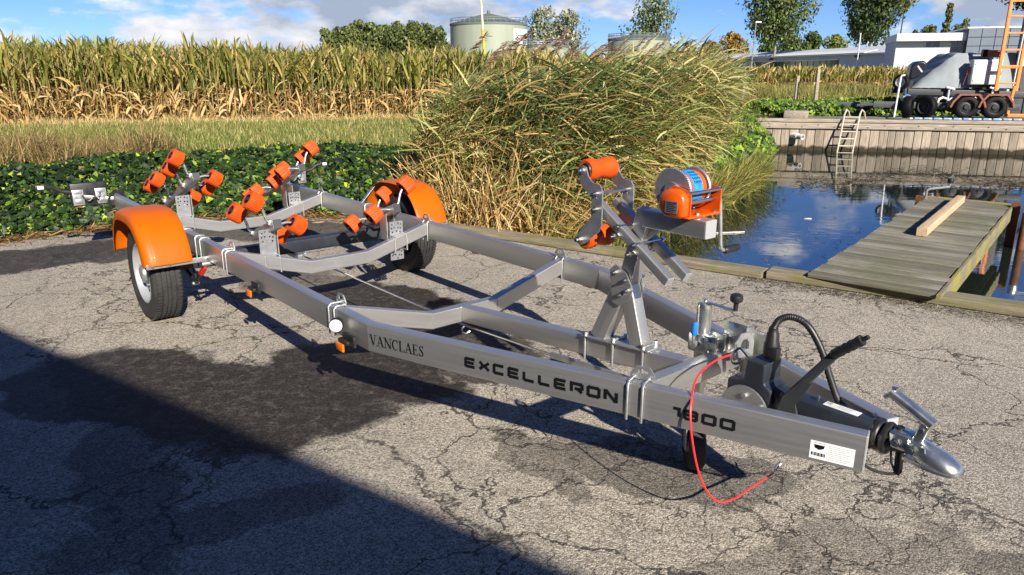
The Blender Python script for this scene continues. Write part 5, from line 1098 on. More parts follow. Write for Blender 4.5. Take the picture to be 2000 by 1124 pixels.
# ================================================================== BACKGROUND BUILDINGS, TANKS, POLES
M['tank'] = pmat('pale_green_tank_paint', srgb(150, 156, 138), srgb(138, 146, 130), scale=.25, stretch=(3, 3, .3), rough=.55)
M['tankrim'] = pmat('tank_trim', srgb(96, 106, 98), rough=.6)
def tank(name, label, px, rpx, py_top, Y, apex_py=None, rail_px=9):
    c = at(px, py_top, Y); k = abs(at(px + rpx, py_top, Y).x - c.x); h = c.z
    t_ = empty(name, (c.x, Y + k, 0), 0, label, 'tank')
    mb = MB(); mb.lathe([(k, 0), (k, h)], (0, 0, 0), (0, 0, 1), 64); mb.build('shell', M['tank'], t_)
    mb = MB(); mb.lathe([(k, h - .35), (k * 1.015, h - .3), (k * 1.015, h), (k * .98, h + .02)], (0, 0, 0), (0, 0, 1), 64); mb.build('rim', M['tankrim'], t_)
    if apex_py is not None:
        ha = at(px, apex_py, Y).z + k * .05
        mb = MB(); mb.lathe([(k * .99, h), (k * .5, h + (ha - h) * .62), (k * .08, ha), (0, ha + .1)], (0, 0, 0), (0, 0, 1), 48); mb.cyl((0, 0, ha), (0, 0, ha + .5), .25, 10); mb.build('roof', M['tankrim'], t_)
    hr = at(px, py_top - rail_px, Y).z - h
    mb = MB(); n_ = 40
    for q in (hr, hr * .55): mb.tube([(k * math.cos(2 * math.pi * i / n_), k * math.sin(2 * math.pi * i / n_), h + q) for i in range(n_)], .045, 5, closed=True)
    for i in range(n_): a = 2 * math.pi * i / n_; mb.cyl((k * math.cos(a), k * math.sin(a), h), (k * math.cos(a), k * math.sin(a), h + hr), .04, 4)
    mb.build('railing', M['zinc'], t_); return t_, k, h
big, kk, hh = tank('storage_tank', 'large round pale green storage tank with white sign board', 952, 79, 43, 118, 26, 10)
a0, a1 = R(-50), R(-8); zs1 = hh - .9; zs0 = hh - 3.2; V = []; F = []
for i in range(13):
    a = a0 + (a1 - a0) * i / 12
    for rr, z in ((1.012, zs0), (1.012, zs1)): V.append((kk * rr * math.cos(a), kk * rr * math.sin(a), z))
    if i: F.append((2 * i - 2, 2 * i, 2 * i + 1, 2 * i - 1))
mb = MB(); mb.add(V, F); sgn = mb.build('sign_board', M['white'], big)
fc = bpy.data.curves.new('sign_text', 'FONT'); fc.body = 'Schouten'; fc.size = 1.25; fc.align_x = 'CENTER'; fc.extrude = .0
fo = bpy.data.objects.new('sign_text', fc); scene.collection.objects.link(fo); bpy.context.view_layer.update()
me = bpy.data.meshes.new_from_object(fo.evaluated_get(bpy.context.evaluated_depsgraph_get())); bpy.data.objects.remove(fo)
for v in me.vertices:
    a = (a0 + a1) / 2 + v.co.x / kk * .82; z = (zs0 + zs1) / 2 + .15 + v.co.y - .45; v.co = (kk * 1.017 * math.cos(a), kk * 1.017 * math.sin(a), z)
me.materials.append(M['ink']); so = link(bpy.data.objects.new('lettering', me)); so.parent = big
tank('storage_tank', 'low round tank half hidden behind the reed plumes beside the large tank', 1068, 46, 88, 112, None, 10)
tank('storage_tank', 'round pale tank with railing behind the reeds left of the long building', 1258, 62, 74, 118, 68, 9)
yp = at(949, 137, 88); yl = empty('yellow_pole', (yp.x, yp.y, 0), 0, 'tall slim yellow pole standing in front of the large tank', 'pole')
mb = MB(); mb.cyl((0, 0, 0), (-.30, 0, 6.0), .17, 10); mb.build('lower_shaft', pmat('yellow_paint', srgb(214, 190, 60), srgb(196, 172, 60), scale=1, rough=.5), yl)
mb = MB(); mb.cyl((-.30, 0, 6.0), (-.75, 0, 14.5), .12, 10, r2=.06); mb.build('upper_shaft', pmat('cream_paint', srgb(224, 216, 176), rough=.5), yl)
# long low building
M['facade'] = pmat('pale_blue_grey_panels', srgb(204, 206, 212), srgb(194, 197, 205), scale=.4, rough=.7)
M['glassdark'] = pmat('dark_window_glass', (.02, .024, .03, 1), rough=.08, spec=.9)
M['roofgrey'] = pmat('grey_roof_sheeting', srgb(200, 202, 206), srgb(184, 188, 194), scale=.5, stretch=(6, 6, 1), rough=.7)
Yl, Yr = 132.0, 76.0
pl_ = at(1375, 137, Yl); pr_ = at(1748, 137, Yr); bd = Vector((pr_.x - pl_.x, pr_.y - pl_.y, 0)); BL = bd.length; ba = math.atan2(bd.y, bd.x)
lbld = empty('long_building', (pl_.x, pl_.y, 0), ba, 'long low grey building with a strip of dark windows behind the maize', 'building')
mb = MB(); mb.box((BL / 2, 6, 1.55), (BL, 12, 3.1)); mb.build('wall', M['facade'], lbld, smooth=False)
mb = MB(); mb.box((BL / 2, 5.9, 3.17), (BL + .4, 12.6, .14)); mb.build('roof_edge', M['white'], lbld, smooth=False)
mb = MB(); mb.prism([(.4, 3.24), (2.0, 3.55), (2.4, 3.55), (5, 4.15), (11.5, 4.2), (11.5, 3.24)], (BL / 2, 0, 0), (0, 1, 0), (0, 0, 1), BL); mb.build('roof', M['roofgrey'], lbld, smooth=False)
mb = MB(); mb.prism([(.5, 3.30), (2.0, 3.62), (2.05, 3.58), (.55, 3.26)], (BL * .45, 0, .03), (0, 1, 0), (0, 0, 1), BL * .85); mb.build('skylight', M['white'], lbld, smooth=False)
def on_wall(px):
    s_ = BL * .5
    for _ in range(20): p = Vector((pl_.x, pl_.y, 0)) + bd / BL * s_; s_ += ((px - 1000) / FPX * (p.y * math.cos(PITCH) + .3) - p.x) * .8
    return s_
e = [1468 + 11.9 * k for k in range(15)]
for k in range(14):
    sa, sb = on_wall(e[k]) + .12, on_wall(e[k + 1]) - .12; mb = MB(); mb.box(((sa + sb) / 2, -.02, 1.85), (sb - sa, .10, 1.5)); wdw = mb.build('window', M['glassdark'], lbld, smooth=False)
mb = MB(); mb.box(((on_wall(1468) + on_wall(1634)) / 2, -.03, 2.66), (on_wall(1634) - on_wall(1468), .16, .10)); mb.build('window_lintel', M['zinc'], lbld, smooth=False)
sa = on_wall(1724); mb = MB(); mb.box((sa, -.06, 1.6), (.35, .12, 3.2)); mb.build('downpipe', M['white'], lbld, smooth=False)
for px in (1505, 1671): mb = MB(); mb.rbox((on_wall(px), -.2, 2.95), (.5, .4, .22), .03); mb.build('wall_lamp', M['dgrey'], lbld)
# hall with white upper storey and slate block
hl = at(1740, 137, 66.0); hall = empty('office_hall', (hl.x, hl.y, 0), R(-20), 'two storey hall with white upper band and blue grey panelled block', 'building')
HX = lambda px: (lambda s_: s_)(None)
def on_hall(px):
    s_ = 6.0; dv = Vector((math.cos(R(-20)), math.sin(R(-20))))
    for _ in range(30): X = hl.x + dv.x * s_; Yh = hl.y + dv.y * s_; s_ += ((px - 1000) / FPX * (Yh * math.cos(PITCH) + .3) - X) * .6
    return s_
def z_hall(px, py): s_ = on_hall(px); return at(px, py, hl.y + math.sin(R(-20)) * s_).z
xa, xm, xe = on_hall(1740), on_hall(1870), on_hall(1975); zw = z_hall(1800, 66); zg = z_hall(1900, 57)
mb = MB(); mb.box(((xa + xm) / 2, 4, zw / 2 - .3), (xm - xa, 8, zw - .6)); mb.build('wall', M['facade'], hall, smooth=False)
mb = MB(); mb.box(((xa + xm) / 2, 3.7, zw - .3), (xm - xa + .2, 8.8, .6)); mb.build('fascia', M['white'], hall, smooth=False)
M['slatepanel'] = pmat('blue_grey_panel', srgb(112, 122, 134), srgb(104, 114, 128), scale=.5, rough=.6)
mb = MB(); mb.box(((xm + xe) / 2, 3.5, zg / 2), (xe - xm, 9, zg)); mb.build('block', M['dgrey'], hall, smooth=False)
nr = 7
for r_ in range(nr):
    for c_i in range(4):
        w_ = (xe - xm) / 4; hz = zg / nr; mb = MB(); mb.box((xm + (c_i + .5) * w_, -1.03, (r_ + .5) * hz), (w_ - .05, .06, hz - .05)); mb.build('panel', M['slatepanel'], hall, smooth=False)
mb = MB(); mb.box(((xm + xe) / 2, 3.5, zg + .06), (xe - xm + .2, 9.2, .12)); mb.build('roof_trim', M['white'], hall, smooth=False)
for pa, pb, y0_, y1_ in ((1798, 1808, 79, 92), (1811, 1823, 79, 92), (1846, 1855, 76, 90), (1857, 1866, 75, 89), (1846, 1855, 92, 102), (1857, 1866, 91, 102)):
    sa, sb = on_hall(pa), on_hall(pb); z0_, z1_ = z_hall((pa + pb) / 2, y1_), z_hall((pa + pb) / 2, y0_); mb = MB(); mb.box(((sa + sb) / 2, -.02, (z0_ + z1_) / 2), (sb - sa, .1, z1_ - z0_)); w_ = mb.build('window', M['glassdark'], hall, smooth=False)
# street lamp and distant masts
lpz = at(1466, 137, 72); sl2 = empty('street_lamp', (lpz.x, lpz.y, 0), 0, 'slim grey street lamp in front of the long building', 'street lamp')
mb = MB(); mb.cyl((0, 0, 0), (.12, 0, 5.7), .075, 8, r2=.045); mb.build('post', M['zinc'], sl2); mb = MB(); mb.rbox((.32, 0, 5.75), (.55, .22, .12), .03); mb.build('lamp_head', M['white'], sl2)
for px, py, lab in ((1418, 97, 'thin pale post beside the parked car tops behind the maize'), (1672, 65, 'thin dark mast on the roof line left of the white storey')):
    q = at(px, 137, 70); mb = MB(); mb.cyl((q.x, q.y, 0), (q.x, q.y, at(px, py, 70).z), .06, 6); tag(mb.build('thin_mast', M['zinc']), lab, 'mast')
# parked car roofs and a dark boat trailer rack far off behind the maize
def car(px, Y, label, col):
    q = at(px, 137, Y); c = empty('parked_car', (q.x, q.y, 0), R(-25), label, 'car')
    prof = [(-2.1, .35), (-2.1, .8), (-1.6, .95), (-1.0, 1.45), (.5, 1.5), (1.1, 1.0), (2.0, .85), (2.15, .4)]
    mb = MB(); mb.prism(prof, (0, 0, 0), (1, 0, 0), (0, 0, 1), 1.7); o = mb.build('body', pmat('car_paint', col, rough=.3, coat=.5), c, smooth=False); bv = o.modifiers.new('bevel', 'BEVEL'); bv.width = .12; bv.segments = 3
    for y in (-.853, .853): mb = MB(); mb.prism([(-1.3, 1.0), (-.85, 1.38), (.45, 1.42), (.85, 1.0)], (0, y, 0), (1, 0, 0), (0, 0, 1), .02); mb.build('side_window', M['glassdark'], c, smooth=False)
    for x in (-1.35, 1.35):
        for y in (-.75, .75): far_wheel(c, (x, y, .31), .31, .2, (0, 1, 0), 'zinc')
    return c
car(1438, 74, 'light grey car roof showing above the maize left of the windows', srgb(176, 182, 186)); car(1398, 74, 'dark blue car partly hidden behind reeds and maize', srgb(40, 50, 84))
for px, Y, h in ((1455, 36, 1.35), (1560, 34, 1.3), (1599, 33, 1.6)):
    q = at(px, 137, Y); mb = MB(); mb.rbox((q.x, q.y, h / 2), (.13, .13, h), .02); tag(mb.build('fence_post', M['wallwood']), {1455: 'leftmost grey wooden post at the maize edge across the basin', 1560: 'middle grey wooden post in the weeds at the maize edge', 1599: 'tallest grey wooden post right in the weeds at the maize edge'}[px], 'post', 'fence posts along the far maize edge')

# ================================================================== VEGETATION
def strips(P0, az, el, curl, length, width, nseg=4, roll=None, taper='leaf', side=None):
    """bent ribbons: returns V (n*(nseg+1)*2, 3), F quads"""
    n = len(P0); pos = P0.copy(); V = np.zeros((n, nseg + 1, 2, 3)); roll = np.zeros(n) if roll is None else roll
    for k in range(nseg + 1):
        t = k / nseg; e = el - curl * t ** 1.3
        if taper == 'leaf': w = width * (np.sin(math.pi * (0.12 + 0.86 * t)) ** 0.8)
        elif taper == 'blade': w = width * (1 - t ** 1.5) + 0.0006
        else: w = width * np.ones(n)
        hd = np.stack([np.cos(az), np.sin(az), np.zeros(n)], 1); tg = hd * np.cos(e)[:, None] + np.array([0, 0, 1.0]) * np.sin(e)[:, None]
        pp = np.stack([-np.sin(az), np.cos(az), np.zeros(n)], 1); nn = np.cross(tg, pp)
        sv = pp * np.cos(roll)[:, None] + nn * np.sin(roll)[:, None]
        V[:, k, 0] = pos - sv * w[:, None] / 2; V[:, k, 1] = pos + sv * w[:, None] / 2
        e2 = el - curl * ((k + .5) / nseg) ** 1.3
        pos = pos + (hd * np.cos(e2)[:, None] + np.array([0, 0, 1.0]) * np.sin(e2)[:, None]) * (length / nseg)[:, None]
    base = (np.arange(n) * (nseg + 1) * 2)[:, None, None]; k = np.arange(nseg)[None, :, None] * 2
    F = (base + k + np.array([0, 1, 3, 2])[None, None, :]).reshape(-1, 4)
    return V.reshape(-1, 3), F, np.repeat(np.arange(n), (nseg + 1) * 2)
class Pile:
    def __init__(s): s.V = []; s.F = []; s.C = []; s.o = 0
    def add(s, V, F, C): s.V.append(V); s.F.append(F + s.o); s.C.append(C); s.o += len(V)
    def build(s, name, mat, **k): return np_mesh(name, np.concatenate(s.V), np.concatenate(s.F), mat, np.concatenate(s.C), **k)
U = lambda a, b, n: rng.uniform(a, b, n)
def pick(cols, w, n, jit=0.18):
    c = np.array([srgb(*q)[:3] for q in cols])[rng.choice(len(cols), n, p=np.array(w) / sum(w))]
    return c * U(1 - jit, 1 + jit, (n, 1)) * U(1 - jit * .4, 1 + jit * .4, (n, 3))
M['leaf'] = leafmat('plant_leaf', .55, .38); M['ivy'] = leafmat('glossy_ivy_leaf', .48, .18, .28); M['straw'] = leafmat('dry_straw', .7, .22, .2); M['treeleaf'] = leafmat('tree_leaf', .55, .25, .3)
def poly_interp(pts, x): p = np.array(pts); return np.interp(x, p[:, 0], p[:, 1])

# ---- maize fields
def maize(name, label, a, b, rows, gap, step, hmin, hmax, lw=1.0, nleaf=13, tipgold=0.0):
    a = np.array(a); b = np.array(b); Ld = np.linalg.norm(b - a); d = (b - a) / Ld; nrm = np.array([-d[1], d[0]]); P = Pile()
    bx = []
    for r in range(rows):
        n = int(Ld / step); s = (np.arange(n) + U(-.35, .35, n)) * step; off = r * gap + U(-.07, .07, n); bx.append(a + s[:, None] * d + off[:, None] * nrm)
    XY = np.concatenate(bx); n = len(XY); H = U(hmin, hmax, n) * (1 + .05 * np.sin(XY[:, 0] * 1.9) + .04 * np.sin(XY[:, 0] * 5.3 + 1)) * np.interp(XY[:, 0], [-16, -5], [1.13, 1.0]); off_d = U(-.10, .10, n); base = np.concatenate([XY, np.full((n, 1), -.01)], 1)
    az = U(0, 2 * math.pi, n); V, F, I = strips(base, az, U(1.50, 1.57, n), U(-.05, .05, n), H * .97, np.full(n, .022 * lw), 3, taper='flat'); P.add(V, F, pick([(168, 150, 96), (140, 138, 78), (120, 126, 66)], [3, 2, 1], n)[I])
    V, F, I = strips(base, az + 1.57, U(1.50, 1.57, n), U(-.05, .05, n), H * .97, np.full(n, .022 * lw), 3, taper='flat'); P.add(V, F, pick([(168, 150, 96), (140, 138, 78)], [3, 2], n)[I])
    for k in range(nleaf):
        f = .05 + .87 * k / (nleaf - 1) + U(-.03, .03, n); p = base.copy(); p[:, 2] += H * f
        azl = az + (k % 2) * math.pi + U(-.7, .7, n); dry = f < U(.40, .56, n) + off_d
        el0 = U(-1.0, .6, n); el = np.where(dry, el0, U(1.0, 1.42, n)); cu = np.where(dry, el0 + U(1.1, 1.5, n), U(.1, 1.1, n) ** 1.5 * 1.1); ln = np.where(dry, U(.40, .70, n), U(.55, .85, n)) * np.where(f > .85, .75, 1)
        wd = np.where(dry, U(.045, .08, n), U(.05, .085, n)) * lw
        g = pick([(116, 122, 52), (90, 102, 44), (150, 146, 70), (182, 168, 96), (204, 180, 122)], [3, 2.4, 3, 2.6, 1.8 + 3 * tipgold], n); t = pick([(204, 172, 116), (184, 150, 98), (222, 196, 146), (150, 118, 74)], [4, 3, 2, 1.2], n)
        V, F, I = strips(p, azl, el, cu, ln, wd, 4, U(-.9, .9, n)); P.add(V, F, np.where(dry[:, None], t, g)[I])
    for k in range(2):                                           # cobs in pale husks
        p = base.copy(); p[:, 2] += H * U(.36, .46, n); V, F, I = strips(p, az + k * 1.5 + U(-.4, .4, n), U(.6, 1.2, n), U(.3, 1.6, n), U(.22, .30, n), np.full(n, .065 * lw), 3, U(-.5, .5, n)); P.add(V, F, pick([(226, 206, 160), (206, 178, 126), (190, 160, 104)], [2, 3, 2], n)[I])
    for k in range(4):                                           # tassels
        p = base.copy(); p[:, 2] += H * .93; V, F, I = strips(p, az + k * 1.6, U(1.1, 1.5, n), U(-.1, .5, n), U(.20, .32, n), np.full(n, .010 * lw), 2); P.add(V, F, pick([(206, 182, 126), (184, 160, 104), (164, 150, 92)], [2, 2, 1], n)[I])
    o = P.build(name, M['leaf']); tag(o, label, 'maize', kind='stuff')
maize('maize_field', 'tall ripening maize field with dry lower leaves along the left', (-24, 18.9), (1.5, 26.3), 7, .72, .135, 1.78, 2.08, 1.0, 17)
maize('maize_field', 'distant strip of ripe maize across the basin on the right', (7, 50), (34, 58.5), 5, .8, .19, 1.30, 1.54, 1.7, 12, 1.0)
maize('maize_field', 'ripe maize continuing behind the reeds', (.5, 27.2), (9.5, 49), 4, .8, .2, 1.7, 2.0, 1.4, 10, .4)

# ---- ivy
def ivy(name, label, n, sampler, size, cols, w):
    P, Nn = sampler(n); m = len(P); az = U(0, 2 * math.pi, m); S = size * (.5 + 1.3 * rng.random(m) ** 2.2)
    up = Nn + rng.normal(0, .42, (m, 3)); up /= np.linalg.norm(up, axis=1)[:, None]
    tx = np.cross(up, np.stack([np.cos(az), np.sin(az), np.zeros(m)], 1)); tx /= np.linalg.norm(tx, axis=1)[:, None]; ty = np.cross(up, tx)
    tem = np.array([(0, 0, 0), (-.52, .12, .10), (-.34, .52, .05), (0, 1, -.10), (.34, .52, .05), (.52, .12, .10)])
    V = P[:, None, :] + S[:, None, None] * (tx[:, None, :] * tem[None, :, 0:1] + ty[:, None, :] * (tem[None, :, 1:2] - .4) + up[:, None, :] * tem[None, :, 2:3])
    F = (np.arange(m) * 6)[:, None, None] + np.array([(0, 1, 2), (0, 2, 3), (0, 3, 4), (0, 4, 5)])[None]
    col = pick(cols, w, m, .22); o = np_mesh(name, V.reshape(-1, 3), F.reshape(-1, 3), M['ivy'], np.repeat(col, 6, axis=0)); return tag(o, label, 'ivy', kind='stuff')
front = [(-14, -1.2), (-6.6, 5.25), (-4.95, 6.75), (-4.2, 7.5), (-3.3, 7.98), (-2.4, 8.15), (-1.6, 8.1), (-.9, 8.0)]
fx = np.array([p[0] for p in front]); fy = np.array([p[1] for p in front])
def bump(x, y): return .07 * np.sin(2.1 * x + 1.3 * y) + .05 * np.sin(4.7 * x - 3.1 * y + 1) + .035 * np.sin(9.3 * x + 7.1 * y) + .05 * np.sin(1.1 * x - .6 * y + 2)
def ivy_h(t, x, y): return np.clip(.40 * (1 - np.exp(-t / .33)) + .05 * t, 0, .6) * (1 + .9 * bump(x, y)) * np.where(t > 2.5, np.clip(1 - (t - 2.5) / .9, 0.05, 1), 1)
def ivy_left(n):
    x = U(-9.5, -.6, n); t = U(-.06, 3.2, n) ** 1.0; t = np.where(rng.random(n) < .35, U(-.08, .7, n), t); y = np.interp(x, fx, fy) + t + .10 * np.sin(5 * x) + .07 * np.sin(13 * x)
    z = ivy_h(np.clip(t, 0, 9), x, y) + U(-.10, .03, n); z = np.where(t < .05, U(.0, .10, n), z); z = np.maximum(z, .01)
    g = np.clip(1.0 - t / .6, 0, 1); Nn = np.stack([g * .15 + .15, -.35 - g * .6, np.full(n, .75)], 1); return np.stack([x, y, z], 1), Nn
dark = [(28, 44, 20), (40, 60, 25), (62, 86, 32), (108, 132, 42), (160, 176, 62), (120, 96, 56)]
ivy('ivy_bed', 'low bed of dark glossy ivy along the yard edge behind the trailer', 60000, ivy_left, .052, dark, [5, 5, 3.4, 1.0, .34, .2])
def ivy_right(n):
    k = rng.random(n); pts = np.array([(3.35, 11.35), (4.8, 14.5), (5.75, 16.7), (6.6, 18.45), (7.2, 19.2), (9.5, 19.6), (12.3, 19.4)]); seg = np.linspace(0, 1, len(pts)); x = np.interp(k, seg, pts[:, 0]); y = np.interp(k, seg, pts[:, 1]); t = U(0, 1, n) ** 1.0 * np.where(k > .6, 2.4, 3.0)
    nx, ny = -.85 + .85 * np.clip((k - .5) * 2.4, 0, 1), .5 + .5 * np.clip((k - .5) * 2.4, 0, 1)
    x2 = x + nx * t; y2 = y + ny * t; z0 = np.where(k > .58, .40, -.33 + .72 * np.clip(k / .55, 0, 1) * 0)
    z = z0 + np.where(k > .58, .35, 1.15) * (1 - np.exp(-t / .5)) * (.95 + .9 * bump(x2 * .8, y2 * .8)) + U(-.16, .04, n); z = np.maximum(z, WATER_Z + .01)
    return np.stack([x2, y2, z], 1), np.stack([np.full(n, .35), np.full(n, -.65), np.full(n, .65)], 1)
ivy('ivy_bank', 'sunlit light green ivy tumbling down the bank across the water', 24000, ivy_right, .085, [(48, 72, 24), (76, 102, 32), (108, 132, 42), (144, 162, 56), (38, 56, 20)], [3, 4, 3.4, 1.6, 3])
# soil and dead leaves under the ivy
def litter(name, label, n, sampler, cols, w, smin, smax, curl=1.0):
    P = sampler(n); m = len(P); V, F, I = strips(P, U(0, 6.28, m), U(-.15, .35, m), U(-.3, .6, m) * curl, U(smin, smax, m), U(smin * .08, smin * .35, m), 2, U(-.6, .6, m)); o = np_mesh(name, V, F, M['straw'], pick(cols, w, m, .25)[I]); return tag(o, label, 'litter', kind='stuff')
def lit1(n):
    x = U(-9, -.8, n); y = np.interp(x, fx, fy) + rng.normal(-.17, .17, n); return np.stack([x, y, U(.004, .04, n)], 1)
litter('dead_leaf_litter', 'dry brown stalks and leaves along the foot of the ivy', 4200, lit1, [(176, 138, 92), (146, 104, 66), (204, 176, 126), (110, 82, 56), (188, 104, 50)], [3, 3, 2, 3, .4], .05, .20)
def lit2(n):
    s_ = U(1.9, 7.5, n); q = -np.abs(rng.normal(0, .11, n)) * (.35 + .20 * s_) - .02; P = np.array(Q0)[None] + s_[:, None] * np.array(QE)[None] + np.minimum(q, -.012)[:, None] * np.array(QN)[None]; P[:, 2] = U(.003, .012, n); return P
litter('gravel_litter', 'dark gravel and leaf crumbs along the foot of the quay beam', 11000, lit2, [(74, 68, 58), (112, 102, 84), (52, 48, 42), (150, 138, 116), (196, 186, 168)], [4, 3, 4, 2, .6], .012, .04, .5)

# ---- grass verge between ivy and maize
def verge(name, label, n, x0, x1, ylo, yhi, hlo, hhi, w, cols, wt, clump=0, zb=-.01, lean=.5, edge=None):
    x = U(x0, x1, n); y = U(ylo, yhi, n)
    if edge is not None: y = edge(x) + U(ylo, yhi, n)
    if clump: y += .3 * np.sin(x * 1.7) ; h = U(hlo, hhi, n) * (1 + .35 * np.sin(x * 2.3 + y * 1.9) * np.sin(y * 1.3 - x))
    else: h = U(hlo, hhi, n)
    V, F, I = strips(np.stack([x, y, np.full(n, zb)], 1), U(0, 6.28, n), U(1.0, 1.5, n), U(0, lean * 2, n), h, U(w * .6, w * 1.4, n), 3, U(-.6, .6, n), 'blade'); o = np_mesh(name, V, F, M['straw'], pick(cols, wt, n, .2)[I]); return tag(o, label, 'grass', kind='stuff')
cline = lambda x: 18.9 + (x + 24) * (7.4 / 25.5)
verge('mown_grass', 'short green grass strip between ivy and maize', 52000, -16, 1.0, -9.5, -1.4, .07, .26, .020, [(114, 124, 60), (140, 138, 80), (98, 112, 50), (184, 170, 116)], [4, 3, 3, 2.6], edge=cline)
verge('dry_grass', 'tall straw coloured grass along the foot of the maize', 16000, -19, 1.5, -1.2, .3, .12, .34, .016, [(206, 182, 128), (188, 160, 106), (222, 204, 156), (160, 140, 84), (140, 142, 74)], [4, 3, 2, 2, 1], clump=1, lean=.8, edge=cline)
verge('dry_weeds', 'brown tangle of dry weeds behind the ivy at the left', 12000, -11.5, -6.4, -2.3, .8, .25, .75, .014, [(150, 126, 84), (120, 104, 66), (186, 164, 112), (104, 104, 54), (92, 76, 52)], [4, 3, 2, 2, 2], clump=1, lean=.7, edge=lambda x: 12.2 + (x + 11) * .25)
verge('bank_weeds', 'rough olive weeds on the bank behind the reeds', 16000, 2.2, 9.0, 1.2, 14, .3, .8, .022, [(150, 142, 82), (120, 124, 58), (182, 166, 110), (104, 112, 50)], [3, 3, 2, 2], clump=1, edge=lambda x: np.interp(x, [p[0] for p in shore] + [9], [p[1] for p in shore] + [24.0]))
verge('far_verge', 'dry olive weeds in front of the distant maize', 22000, 5, 24, -13, -.5, .25, .9, .03, [(150, 142, 82), (120, 124, 58), (182, 166, 110), (104, 112, 50)], [3, 3, 2, 2], clump=1, edge=lambda x: 49 + (x - 7) * .31)

# ---- reeds
def reeds():
    sx = np.array([p[0] for p in shore]); sy = np.array([p[1] for p in shore])
    n = 3000; k = rng.random(n); cum = np.array([-1.02, -.78, -.42, -.02, .38, .75, 1.08, 1.4, 1.72, 2.0]); x = np.interp(k, np.linspace(0, 1, len(cum)), cum)
    t = U(-.15, 3.0, n); y = np.interp(x, np.concatenate([[-1.6], sx]), np.concatenate([[8.15], sy])) + t * .85; xx = x - t * np.interp(x, [-1.2, 0, 1.95], [-.12, .0, -.16])
    H = U(1.48, 1.84, n) * np.where(t < .3, U(.65, 1.0, n), 1) * np.interp(xx, [-1.2, -.4, .5, 1.4, 2.2], [.70, .84, .94, .99, 1.0]); zb = np.where(t < .1, -.3, -.05)
    P = Pile(); base = np.stack([xx, y, zb], 1); wind = U(-.5, .5, n); lf = np.clip((xx + 1.2) / 1.2, 0, 1); el = U(1.28, 1.5, n) * lf + U(1.48, 1.66, n) * (1 - lf); cu = U(.10, .55, n) * (.25 + .75 * lf)
    V, F, I = strips(base, wind, el, cu, H * .92, np.full(n, .0055), 5, U(0, 3, n), 'flat'); P.add(V, F, pick([(170, 148, 96), (140, 126, 74), (120, 116, 60), (200, 176, 126)], [3, 3, 3, 1], n)[I])
    for q in range(18):                                          # blown leaves up the stem
        f = .20 + .80 * q / 17 + U(-.03, .03, n); e = el - cu * f * .55; p = base + np.stack([np.cos(wind) * np.cos(e), np.sin(wind) * np.cos(e), np.sin(e)], 1) * (H * f)[:, None]
        dry = rng.random(n) < np.clip(1.0 - f * 1.1, .20, .9); az = np.where(rng.random(n) < .45 + .25 * lf, U(-.8, .8, n), U(-3.1, 3.1, n))
        patch = (np.sin(xx * 2.3 + 1.0) + np.sin(y * 1.7 - xx) > .55)
        g = pick([(156, 160, 92), (128, 138, 74), (180, 176, 114), (208, 194, 142)], [4, 3.6, 3, 1.5], n); g2 = pick([(84, 104, 54), (104, 120, 62), (70, 88, 50)], [3, 3, 2], n); g = np.where(patch[:, None] & (rng.random(n) < .75)[:, None], g2, g)
        d_ = pick([(200, 172, 112), (176, 144, 92), (150, 118, 72), (216, 194, 140)], [4, 3, 2, 1], n)
        V, F, I = strips(p, az, U(-.35, 1.05, n), U(.1, 1.1, n), U(.26, .52, n), U(.011, .024, n), 4, U(-.9, .9, n)); P.add(V, F, np.where(dry[:, None], d_, g)[I])
    o = P.build('reed_bed', M['leaf']); tag(o, 'dense wind blown reeds growing along the water edge', 'reeds', kind='stuff')
    # dry stems standing in front
    m = 5200; k = rng.random(m); x = -1.08 + 3.1 * k + rng.normal(0, .10, m); t = U(-.25, .9, m); y = np.interp(x, np.concatenate([[-2.4, -1.6], sx]), np.concatenate([[8.5, 8.2], sy])) + t; b2 = np.stack([x, y, np.where(x > 0, -.2, -.02)], 1)
    V, F, I = strips(b2, U(-2.6, 2.6, m), U(.85, 1.52, m), U(-.1, .9, m), U(.30, .95, m) * np.where(x > 1.0, .65, 1) * np.where(x < -.9, .75, 1), U(.006, .012, m), 4, U(0, 3, m), 'flat'); P2 = Pile(); P2.add(V, F, pick([(212, 184, 126), (190, 158, 102), (226, 206, 158), (158, 126, 80)], [4, 3, 2, 2], m)[I])
    m2 = 4200; k = rng.random(m2); x = -1.05 + 2.8 * k; y = np.interp(x, np.concatenate([[-2.4, -1.6], sx]), np.concatenate([[8.5, 8.2], sy])) + U(-.1, 1.3, m2); V, F, I = strips(np.stack([x, y, U(.1, .95, m2)], 1), U(-1.4, 2.0, m2), U(-.6, .8, m2), U(.2, 1.6, m2), U(.3, .6, m2), U(.008, .018, m2), 4, U(-1, 1, m2)); P2.add(V, F, pick([(206, 176, 116), (176, 146, 94), (140, 130, 70), (130, 102, 66)], [4, 3, 2, 2], m2)[I])
    m3 = 5200; k = rng.random(m3); x = U(.3, 4.3, m3); y = np.interp(x, sx, sy) + U(-.35, .5, m3); V, F, I = strips(np.stack([x, y, np.full(m3, -.34)], 1), U(-1.9, 1.0, m3), U(.8, 1.5, m3), U(.2, 1.6, m3), U(.3, .85, m3), U(.010, .020, m3), 4, U(-.6, .6, m3), 'blade'); P2.add(V, F, pick([(150, 148, 74), (120, 130, 58), (196, 176, 112), (90, 108, 46)], [3, 3, 2.5, 2], m3)[I])
    o = P2.build('dry_reed_stems', M['straw']); tag(o, 'pale dry reed stems and sedge leaning at the front of the reed bed', 'reeds', kind='stuff')
